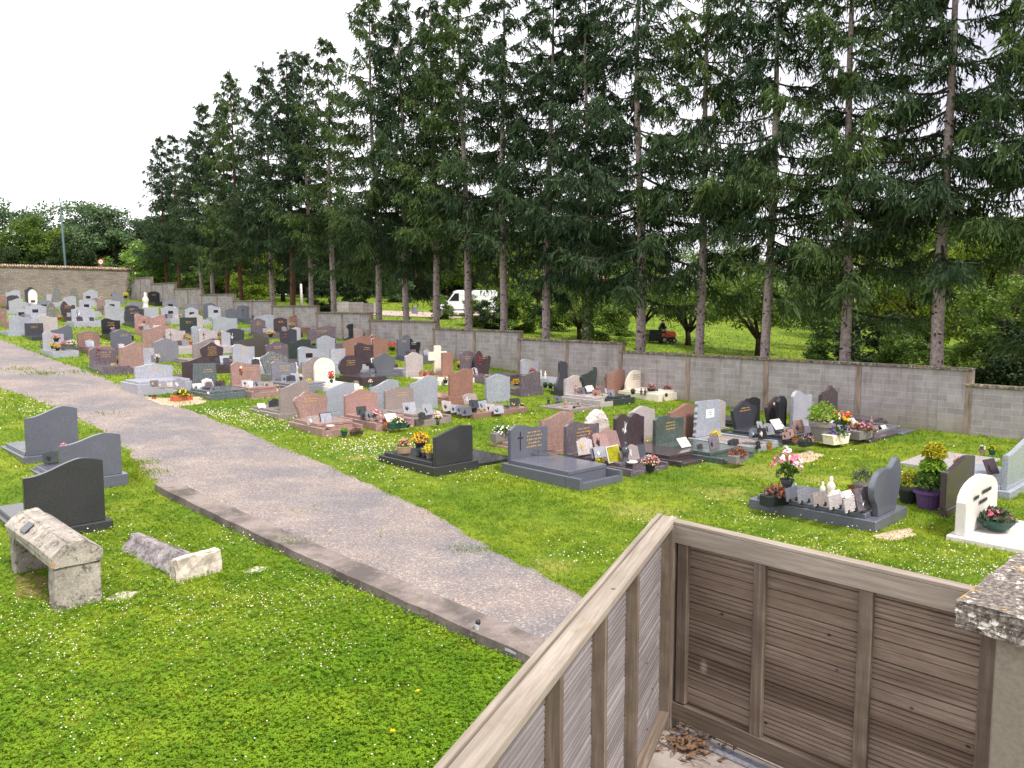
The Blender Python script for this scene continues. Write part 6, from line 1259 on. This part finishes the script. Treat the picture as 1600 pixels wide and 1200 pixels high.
p = hit(471, 484); mb = MB().tube([(0, 0, -.3), (.02, 0, 1.2), (0, .03, 2.4)], [.15, .13, .1], 9); tag(mb.build('birch_stub', plain('birch_bark', (196, 190, 190), .8, .1, .5, 8), loc=tuple(p), smooth=True), 'short white birch trunk right of the rusty red spruce trunk', 'tree trunk')
p = hit(648, 491); tag(MB().box(-.3, .3, -.1, .1, 0, .75).build('road_marker', M['mg'], loc=tuple(p), bevel=.03), 'pale grey roadside marker behind the slender spruce', 'marker')
x, y = (985-800)/F*120, 120.; z0 = float(g(x, y)); hs = empty('house', (x, y, z0), R(8), 'pale plastered house glimpsed low between the trees', 'house')
MB().box(-5, 5, -4, 4, -1, 2.9).build('wall', M['cr'], hs); MB().add([(-5.4, -4.4, 2.9), (5.4, -4.4, 2.9), (5.4, 4.4, 2.9), (-5.4, 4.4, 2.9), (-5.4, 0, 4.6), (5.4, 0, 4.6)], [(0, 1, 5, 4), (2, 3, 4, 5), (0, 4, 3), (1, 2, 5), (0, 3, 2, 1)]).build('roof', plain('roof_tiles', (150, 112, 96), .9, .1, .3, 3), hs)
for x_ in (-3, 0, 3): MB().box(x_-.5, x_+.5, -4.04, -3.99, .9, 2.1).build('window', M['dg'], hs)
# ------------------------------------------------------------ white van
pv = hit(731, 495); van = empty('van', tuple(pv), R(10), 'white high roof panel van parked on the road behind the spruces', 'van'); k = NT('van_white_paint'); k.base((.74, .74, .77)); k.rough(.25, .6); VW = k.m
def rbox(prof, y0, y1): return MB().prism(prof, y0, y1)
prof = [(-2.75, .35), (2.72, .35), (2.78, .9), (2.7, 2.35), (2.55, 2.52), (-1.05, 2.52), (-1.35, 2.4), (-2.0, 1.5), (-2.65, 1.15), (-2.8, .8)]
rbox(prof, -.98, .98).build('body', VW, van, bevel=.05, seg=2)
MB().prism([(-1.9, 1.5), (-1.32, 2.22), (-.95, 2.22), (-.95, 1.5)], -.992, -.982).build('side_window', M['bk'], van)
MB().add([(-1.98, -.85, 1.56), (-1.98, .85, 1.56), (-1.42, .8, 2.33), (-1.42, -.8, 2.33)], [(0, 1, 2, 3)]).build('windscreen', M['bk'], van)
for x_ in (-1.85, 1.65):
    w_ = MB().lathe([(.2, -.11), (.34, -.11), (.36, -.05), (.36, .05), (.34, .11), (.2, .11)], 18, M=Matrix.Translation((x_, -.88, .36)) @ Matrix.Rotation(R(90), 4, 'X')).build('wheel', M['bpot'], van)
    MB().lathe([(.02, .115), (.2, .115), (.2, .125), (.02, .13)], 14, M=Matrix.Translation((x_, -.88, .36)) @ Matrix.Rotation(R(90), 4, 'X')).build('rim', M['lg'], w_)
    MB().lathe([(.36, -.1), (.36, .1)], 14, M=Matrix.Translation((x_, .88, .36)) @ Matrix.Rotation(R(90), 4, 'X')).build('wheel', M['bpot'], van)
MB().box(2.62, 2.74, -.995, -.9, .9, 1.5).build('tail_light', M['f_red'], van, bevel=.02); MB().box(-2.6, 2.6, -.995, -.985, .62, .74).build('side_trim', M['mg'], van); MB().box(-.9, 2.5, -.988, -.982, 1.98, 2.0).build('body_crease', M['lg'], van); MB().box(-2.72, -2.5, -.9, -.6, .95, 1.15).build('headlight', M['lg'], van)
# ------------------------------------------------------------ ride-on mower and its driver
pm = hit(1033, 536); mw = empty('ride_on_mower', tuple(pm), R(6), 'orange ride-on mower with big black grass collector on the lawn', 'mower'); OR = plain('mower_orange', (206, 84, 48), .4, .5, .1)
MB().prism([(-1.05, .15), (-.12, .15), (-.1, .95), (-1.0, .98)], -.5, .5).build('grass_collector', M['bk'], mw, bevel=.05, seg=2)
MB().prism([(.25, .42), (.98, .42), (1.02, .7), (.9, .86), (.3, .9)], -.28, .28).build('bonnet', OR, mw, bevel=.04, seg=2); MB().prism([(-.12, .4), (.3, .34), (.3, .5), (-.02, .75), (-.12, .75)], -.42, .42).build('fender', OR, mw, bevel=.04)
MB().box(-.15, .32, -.48, .48, .18, .34).build('cutting_deck', M['ink'], mw, bevel=.03); MB().box(-.1, 1.0, -.2, .2, .3, .42).build('chassis', M['bk'], mw)
MB().prism([(-.12, .76), (.3, .76), (.3, .84), (-.06, .86), (-.12, 1.15), (-.18, 1.15)], -.22, .22).build('seat', M['bpot'], mw, bevel=.02)
MB().tube([(.42, 0, .85), (.34, 0, 1.12)], .02, 6).build('steering_column', M['bk'], mw); MB().lathe([(.15, -.012), (.17, 0), (.15, .012), (.13, 0)], 14, M=Matrix.Translation((.33, 0, 1.13)) @ Matrix.Rotation(R(-20), 4, 'Y')).build('steering_wheel', M['bk'], mw)
for x_, rr_ in ((.1, .25), (.82, .2)):
    for y_ in (-.45, .45):
        w_ = MB().lathe([(rr_*.5, -.08), (rr_*.95, -.08), (rr_, 0), (rr_*.95, .08), (rr_*.5, .08)], 16, M=Matrix.Translation((x_, y_, rr_)) @ Matrix.Rotation(R(90), 4, 'X')).build('wheel', M['bpot'], mw)
        MB().lathe([(.02, -.085), (rr_*.5, -.085), (rr_*.5, .085), (.02, .085)], 12, M=Matrix.Translation((x_, y_, rr_)) @ Matrix.Rotation(R(90), 4, 'X')).build('rim', M['lg'], w_)
def skinned(name, verts, edges, rad, mat, parent, sub=2):
    me = bpy.data.meshes.new(name); me.from_pydata(verts, edges, []); o = bpy.data.objects.new(name, me); COL.objects.link(o); o.parent = parent; me.materials.append(mat)
    m = o.modifiers.new('skin', 'SKIN'); m.use_smooth_shade = True
    for i, r_ in enumerate(rad): me.skin_vertices[0].data[i].radius = (r_, r_) if not hasattr(r_, '__len__') else r_
    me.skin_vertices[0].data[0].use_root = True; s_ = o.modifiers.new('subdivision', 'SUBSURF'); s_.levels = s_.render_levels = sub; return o
pr = empty('person', tuple(pm), R(6), 'seated mower driver in dark clothes and pale trousers with hands on the wheel', 'person')
SKIN = plain('skin', (190, 140, 118), .6, .3, .05); JAC = plain('dark_jacket', (30, 32, 38), .8, .2); TRO = plain('pale_trousers', (176, 168, 168), .8, .2)
pr.scale = (1.05, 1.05, 1.02); mw.scale = (1.02, 1.02, 1.02)
# body: pelvis, spine, neck, head, arms, legs in one surface
V = [(.02, 0, .93), (.03, 0, 1.12), (.06, 0, 1.32), (.08, 0, 1.42), (.11, 0, 1.51), (.12, 0, 1.58),
     (.06, .17, 1.36), (.16, .22, 1.16), (.32, .13, 1.14), (.06, -.17, 1.36), (.16, -.22, 1.16), (.32, -.13, 1.14),
     (.05, .1, .92), (.4, .14, .9), (.46, .15, .52), (.56, .15, .47), (.05, -.1, .92), (.4, -.14, .9), (.46, -.15, .52), (.56, -.15, .47)]
Eg = [(0, 1), (1, 2), (2, 3), (3, 4), (4, 5), (2, 6), (6, 7), (7, 8), (2, 9), (9, 10), (10, 11), (0, 12), (12, 13), (13, 14), (14, 15), (0, 16), (16, 17), (17, 18), (18, 19)]
Rd = [.15, .14, .15, .075, .125, .11, .065, .045, .035, .065, .045, .035, .09, .07, .05, .045, .09, .07, .05, .045]
skinned('body', V, Eg, Rd, SKIN, pr)
skinned('jacket', V[:4]+V[6:12], [(0, 1), (1, 2), (2, 4), (4, 5), (5, 6), (2, 7), (7, 8), (8, 9), (2, 3)], [.24, .23, .25, .1, .13, .09, .06, .13, .09, .06], JAC, pr)
skinned('trousers', [V[0]]+V[12:15]+V[16:19], [(0, 1), (1, 2), (2, 3), (0, 4), (4, 5), (5, 6)], [.2, .14, .115, .08, .14, .115, .08], TRO, pr)
MB().lathe([(.01, .13), (.07, .11), (.105, .05), (.108, 0), (.06, -.02)], 14, c=(.1, 0, 1.575)).build('hair', plain('dark_hair', (40, 34, 32), .8), pr, smooth=True)
for s_ in (-1, 1):
    for i in range(5): MB().tube([(.31, s_*.13, 1.14+.018*(i-2)), (.36, s_*(.13-.006*i), 1.145+.018*(i-2)), (.365, s_*.1, 1.14+.016*(i-2))], [.011, .01, .008], 6).build('finger', SKIN, pr, smooth=True)
# ------------------------------------------------------------ grass, clover, daisies
def seen(n, r0, r1, p=2.0, ang=.62, seed=1):
    r = np.random.default_rng(seed)
    if p == 2.0: d = 1/(r.uniform(1/r1, 1/r0, n))
    else: d = np.exp(r.uniform(math.log(r0), math.log(r1), n))
    a = r.uniform(-ang, ang, n); return np.sin(a)*d, np.cos(a)*d
QLI = lambda s: np.interp(s, sA, ql); QRI = lambda s: np.interp(s, sA, qr)
fpn = np.array(fp)
def okmask(x, y, edge=.0):
    s = D[0]*x+D[1]*y; q = E[0]*x+E[1]*y
    m = ~((q > QLI(s)+edge) & (q < QRI(s)-edge)); m &= ~((q > QK[0]-.05) & (q < QK[0]+.45) & (s < sk1+.05))
    wt = (x-W0[0])*D[0]+(y-W0[1])*D[1]; wq = (x-W0[0])*E[0]+(y-W0[1])*E[1]; m &= np.abs(wq) > .15
    for C, W, y0, y1 in RECTS:
        dx, dy = x-C[0], y-C[1]; lx = dx*E[0]+dy*E[1]; ly = dx*D[0]+dy*D[1]; m &= ~((np.abs(lx) < W-.02) & (ly > y0+.02) & (ly < y1-.02))
    # enclosure floor
    c = fpn.mean(0); ins = np.ones(len(x), bool); sg = None
    for i in range(4):
        a, b = fpn[i], fpn[(i+1) % 4]; cr_ = (b[0]-a[0])*(y-a[1])-(b[1]-a[1])*(x-a[0]); cc_ = (b[0]-a[0])*(c[1]-a[1])-(b[1]-a[1])*(c[0]-a[0]); ins &= (cr_*np.sign(cc_) > 0)
    return m & ~ins
def grassmat(name, c1, c2, c3):
    k = NT(name); co = k.coord(rnd=False); a = k.noise(co, .35, 4, .6); b = k.noise(co, 2.1, 4, .6); c = k.noise(co, 14, 2, .6)
    col = k.mix(k.ramp(a, [(.35, 0), (.65, 1)]), lin(c1), lin(c2)); col = k.mix(k.ramp(b, [(.42, 0), (.62, .7)]), col, lin(c3)); col = k.mix(k.ramp(c, [(.35, .45), (.55, 0)]), col, scale3(lin(c1), .5))
    d = k.noise(co, .55, 5, .7); col = k.mix(k.ramp(d, [(.66, 0), (.76, .5)]), col, lin((170, 156, 96)))
    col = drypatch(k, co, col, .7)
    k.base(col); k.rough(.6, .15); t = k.n('ShaderNodeBsdfTranslucent'); k.l(col, t.inputs[0]); ms = k.n('ShaderNodeMixShader'); ms.inputs[0].default_value = .35
    k.l(k.b.outputs[0], ms.inputs[1]); k.l(t.outputs[0], ms.inputs[2]); k.l(ms.outputs[0], k.t.nodes['Material Output'].inputs[0]); return k.m
GM = grassmat('grass_blades', (106, 140, 24), (150, 158, 40), (86, 122, 22))
CM = grassmat('clover_leaves', (104, 146, 24), (142, 170, 38), (88, 130, 20))
x, y = seen(230000, 6.3, 95, seed=11); rg = np.random.default_rng(12); m = okmask(x, y, np.abs(rg.normal(size=len(x)))*.15); x, y = x[m], y[m]
nn = 2; dm_ = np.zeros(len(x))
for c_, r_ in DRY: dm_ = np.maximum(dm_, np.exp(-((x-c_[0])**2+(y-c_[1])**2)/r_**2))
keep = rg.random(len(x)) > dm_*.55; x, y = x[keep], y[keep]
x = np.repeat(x, nn)+rg.normal(size=len(x)*nn)*.012; y = np.repeat(y, nn)+rg.normal(size=len(y)*nn)*.012; z = g(x, y); d = np.hypot(x, y)
tall = np.interp(np.sin(x*1.3+1)*np.cos(y*1.1)+.5*np.sin(x*3.1+y*2.3), [-1.5, 1.5], [.6, 1.35])
hgt = (.022+.0022*d)*rg.uniform(.5, 1.3, len(x))*tall; hgt = np.minimum(hgt, .13); wid = np.maximum(.0035, .00055*d)*rg.uniform(.7, 1.3, len(x)); aa = rg.uniform(0, 6.28, len(x)); le_n = rg.normal(size=(len(x), 2))*.45
up = np.stack([le_n[:, 0]*hgt, le_n[:, 1]*hgt, hgt], 1); P = np.stack([x, y, z-.004], 1)+up*.5; B_ = np.stack([np.cos(aa)*wid, np.sin(aa)*wid, 0*wid], 1)
v = np.stack([P-up*.5-B_, P-up*.5+B_, P+up*.5], 1); tag(raw('grass', v.reshape(-1, 3), np.arange(len(P)*3), 3, GM), kind='stuff'); print('grass', len(P))
# clover mat in the near lawn, left of the kerb
x, y = seen(150000, 5.2, 19, seed=21, ang=.66); s = D[0]*x+D[1]*y; q = E[0]*x+E[1]*y; m = (q < QK[0]-.05) & okmask(x, y); dn = .5+.5*np.sin(x*1.1+.4)*np.cos(y*1.4+.9)+.35*np.sin(x*3.3-y*2.7); m &= (rg.random(len(x)) < np.clip(1.5-.08*(np.hypot(x, y)-6)+.4*dn-.4, .12, 1)); x, y = x[m], y[m]; z = g(x, y); d = np.hypot(x, y)
hz = .03+.05*rg.random(len(x))*np.clip(1.2-.04*(d-6), .4, 1); sz = (.0075+.0004*d)*rg.uniform(.7, 1.25, len(x)); a0 = rg.uniform(0, 6.28, len(x)); Pl = []; Al = []; Bl = []
tn = np.stack([rg.normal(size=len(x))*.3, rg.normal(size=len(x))*.3, np.ones(len(x))], 1); tn = nrm(tn)
for j in range(3):
    a = a0+j*2.094; dv = np.stack([np.cos(a), np.sin(a), 0*a+.1], 1); dv = nrm(dv-tn*np.sum(dv*tn, 1, keepdims=True)); sv = np.cross(tn, dv)
    Pl.append(np.stack([x, y, z+hz], 1)+dv*sz[:, None]); Al.append(dv*sz[:, None]); Bl.append(sv*sz[:, None]*.95)
P, A, Bv = np.concatenate(Pl), np.concatenate(Al), np.concatenate(Bl)
v = np.stack([P-A, P+A*.25-Bv, P+A*.95-Bv*.25, P+A*.95+Bv*.25, P+A*.25+Bv], 1); tag(raw('clover', v.reshape(-1, 3), np.arange(len(P)*5), 5, CM), kind='stuff'); print('clover', len(P))
# white clover heads and daisies
def heads(name, x, y, rad, hh, mat):
    z = g(x, y)+hh; n = len(x); c = np.stack([x, y, z], 1); o = np.array([(1,0,0),(-1,0,0),(0,1,0),(0,-1,0),(0,0,.8),(0,0,-.8)])
    v = c[:, None]+o[None]*rad[:, None, None]; f = np.array([(0,2,4),(2,1,4),(1,3,4),(3,0,4),(2,0,5),(1,2,5),(3,1,5),(0,3,5)]); F_ = (np.arange(n)[:, None, None]*6+f[None]).ravel()
    return tag(raw(name, v.reshape(-1, 3), F_, 3, mat), kind='stuff')
def scat(n, r0, r1, seed, thr, ang=.62):
    x, y = seen(n, r0, r1, seed=seed, ang=ang); cl = np.sin(x*1.9+seed)*np.sin(y*1.7+2*seed)+.6*np.sin(x*.7-y*.9+seed)+.5*np.sin(x*4.1+y*3.3); r = np.random.default_rng(seed)
    m = okmask(x, y, -.1) & (cl+r.normal(size=n)*.35 > thr); return x[m], y[m]
x, y = scat(7000, 6.6, 60, 31, .7); d = np.hypot(x, y); m = ((E[0]*x+E[1]*y) > QK[0]) | (d > 8.5) | (rg.random(len(x)) < .35); x, y, d = x[m], y[m], d[m]
WF = plain('clover_blossom', (226, 214, 196), .9, .1, .12, 50); heads('clover_flowers', x, y, np.clip(.0012*d, .0115, .03)*rg.uniform(.6, 1.15, len(x)), .05+.05*rg.random(len(x)), WF); print('heads', len(x))
# denser drifts seen beside the path and in front of the fence
xs_, ys_ = [], []
for u, v, su, sv, n in ((495, 775, 60, 14, 260), (560, 700, 45, 8, 220), (420, 660, 60, 10, 300), (330, 650, 40, 6, 200), (640, 730, 60, 12, 200), (250, 580, 40, 5, 160), (150, 545, 40, 5, 130), (1240, 850, 110, 18, 170), (1370, 870, 90, 12, 80), (1500, 880, 40, 9, 60), (1180, 815, 22, 5, 40), (1290, 868, 14, 4, 30), (1440, 900, 26, 5, 40), (1540, 900, 16, 4, 34), (620, 700, 30, 10, 120), (60, 640, 40, 10, 120), (250, 950, 170, 30, 300), (480, 930, 90, 20, 160), (440, 840, 60, 14, 160), (120, 860, 60, 20, 60), (60, 990, 60, 24, 140), (420, 1010, 130, 24, 150), (1420, 660, 60, 5, 90)):
    for _ in range(n):
        p = hit(rg.normal(u, su), min(max(rg.normal(v, sv), 520), 1190)); xs_.append(p[0]); ys_.append(p[1])
x, y = np.array(xs_), np.array(ys_); m = okmask(x, y, -.05); x, y = x[m], y[m]; d = np.hypot(x, y); heads('daisy_drifts', x, y, np.clip(.00095*d, .008, .024)*rg.uniform(.6, 1.1, len(x)), .05+.04*rg.random(len(x)), WF)
x, y = scat(3600, 7, 26, 57, .75); heads('buttercup_specks', x, y, np.full(len(x), .007)*rg.uniform(.7, 1.4, len(x)), .06+.03*rg.random(len(x)), M['f_yellow'])
x, y = scat(1500, 5.6, 12, 77, -.2); m = (E[0]*x+E[1]*y) < QK[0]; x, y = x[m][:140], y[m][:140]; heads('daisies', x, y, rg.uniform(.008, .012, len(x)), .08+.02*rg.random(len(x)), M['white'])
for u, v, r_, dsc in ((651, 1080, .028, 'yellow dandelion in the clover, the farther of two near the fence'), (612, 1143, .034, 'yellow dandelion in the clover, nearest the bottom edge'), (516, 829, .03, 'yellow hawkweed flower standing over the concrete strip'), (354, 844, .03, 'yellow flower right of the sunken tomb')):
    p = hit(u, v, .1); t = empty('dandelion', (p[0], p[1], p[2]-.1), 0, dsc, 'flower', 'yellow flowers in the lawn'); MB().tube([(0, 0, 0), (.01, 0, .1)], .003, 5).build('stem', M['leaf'], t)
    mb = MB(); rr = random.Random(u)
    for i in range(34):
        a = rr.uniform(0, 6.28); e = rr.uniform(.1, .7); dv = Vector((math.cos(a)*math.cos(e), math.sin(a)*math.cos(e), math.sin(e)))*r_; sv = Vector((-math.sin(a), math.cos(a), 0))*r_*.13
        c0 = Vector((.01, 0, .1)); mb.add([c0, c0+dv*.6-sv, c0+dv, c0+dv*.6+sv], [(0, 1, 2, 3)])
    mb.build('flower_head', M['f_yellow'], t)

# pale gravel patches round some graves, tufts creeping over the path
def patch(name, px, mat, dz=.035, label=None):
    pts = [hit(*p) for p in px]; c = sum(pts)/len(pts); r = random.Random(len(name)); vs = [(c[0], c[1], float(g(c[0], c[1]))+dz)]; n = len(pts)*6
    for i in range(n):
        t = i/6; a, b = pts[int(t) % len(pts)], pts[(int(t)+1) % len(pts)]; q = a+(b-a)*(t-int(t)); q = c+(q-c)*r.uniform(.86, 1.12); vs.append((q[0], q[1], float(g(q[0], q[1]))+.004))
    m = [(c[i]+(np.array(v)-c)[i]*.6) for v in vs[1:] for i in (0, 1)]; ring = [(m[2*i], m[2*i+1], float(g(m[2*i], m[2*i+1]))+dz) for i in range(n)]
    V = vs+ring; fs = [(0, n+1+i, n+1+(i+1) % n) for i in range(n)]+[(n+1+i, 1+i, 1+(i+1) % n, n+1+(i+1) % n) for i in range(n)]
    return tag(MB().add(V, fs).build(name, mat, smooth=True), kind='stuff')
k = NT('pale_pebbles'); co = k.coord(rnd=False); x_ = k.n('ShaderNodeTexVoronoi'); x_.inputs['Scale'].default_value = 38; k.l(co, x_.inputs['Vector']); sx_ = k.n('ShaderNodeSeparateColor'); k.l(x_.outputs['Color'], sx_.inputs[0])
k.base(k.ramp(sx_.outputs[0], [(0, lin((140, 112, 92))), (.5, lin((172, 152, 126))), (1, lin((206, 192, 172)))])); k.rough(.95, .1); k.bump(x_.outputs['Distance'], -.6, .02); PEB = k.m
patch('pale_gravel', [(212, 620), (232, 634), (262, 640), (322, 628), (318, 619), (270, 622)], PEB)
patch('pale_gravel', [(1362, 838), (1392, 846), (1432, 838), (1422, 826), (1395, 828)], PEB)
patch('pale_gravel', [(1232, 712), (1262, 724), (1290, 712), (1262, 704)], PEB, .03)
patch('bare_earth', [(20, 900), (30, 935), (85, 940), (80, 905), (50, 895)], plain('bare_earth', (112, 96, 62), .95, .1, .3, 18), .03)
x, y = [], []
for u, v, n in ((130, 583, 14), (70, 585, 40), (30, 578, 20), (170, 648, 12), (505, 895, 1), (742, 862, 60), (435, 852, 40), (205, 725, 120), (215, 741, 120), (470, 800, 6), (610, 835, 8)):
    c = hit(u, v)[:2]; sd_ = .12+.004*np.linalg.norm(c); x += list(c[0]+rg.normal(size=n*4)*sd_*1.6); y += list(c[1]+rg.normal(size=n*4)*sd_)
x, y = np.array(x), np.array(y); z = g(x, y)+.03; h = (.03+.0012*np.hypot(x, y))*rg.uniform(.5, 1.3, len(x)); aa = rg.uniform(0, 6.28, len(x)); wd = np.maximum(.004, .0006*np.hypot(x, y)); up = np.stack([rg.normal(size=len(x))*.5*h, rg.normal(size=len(x))*.5*h, h], 1); P = np.stack([x, y, z-.004], 1); B_ = np.stack([np.cos(aa)*wd, np.sin(aa)*wd, 0*wd], 1)
v = np.stack([P-B_, P+B_, P+up], 1); tag(raw('path_weeds', v.reshape(-1, 3), np.arange(len(P)*3), 3, GM), kind='stuff')
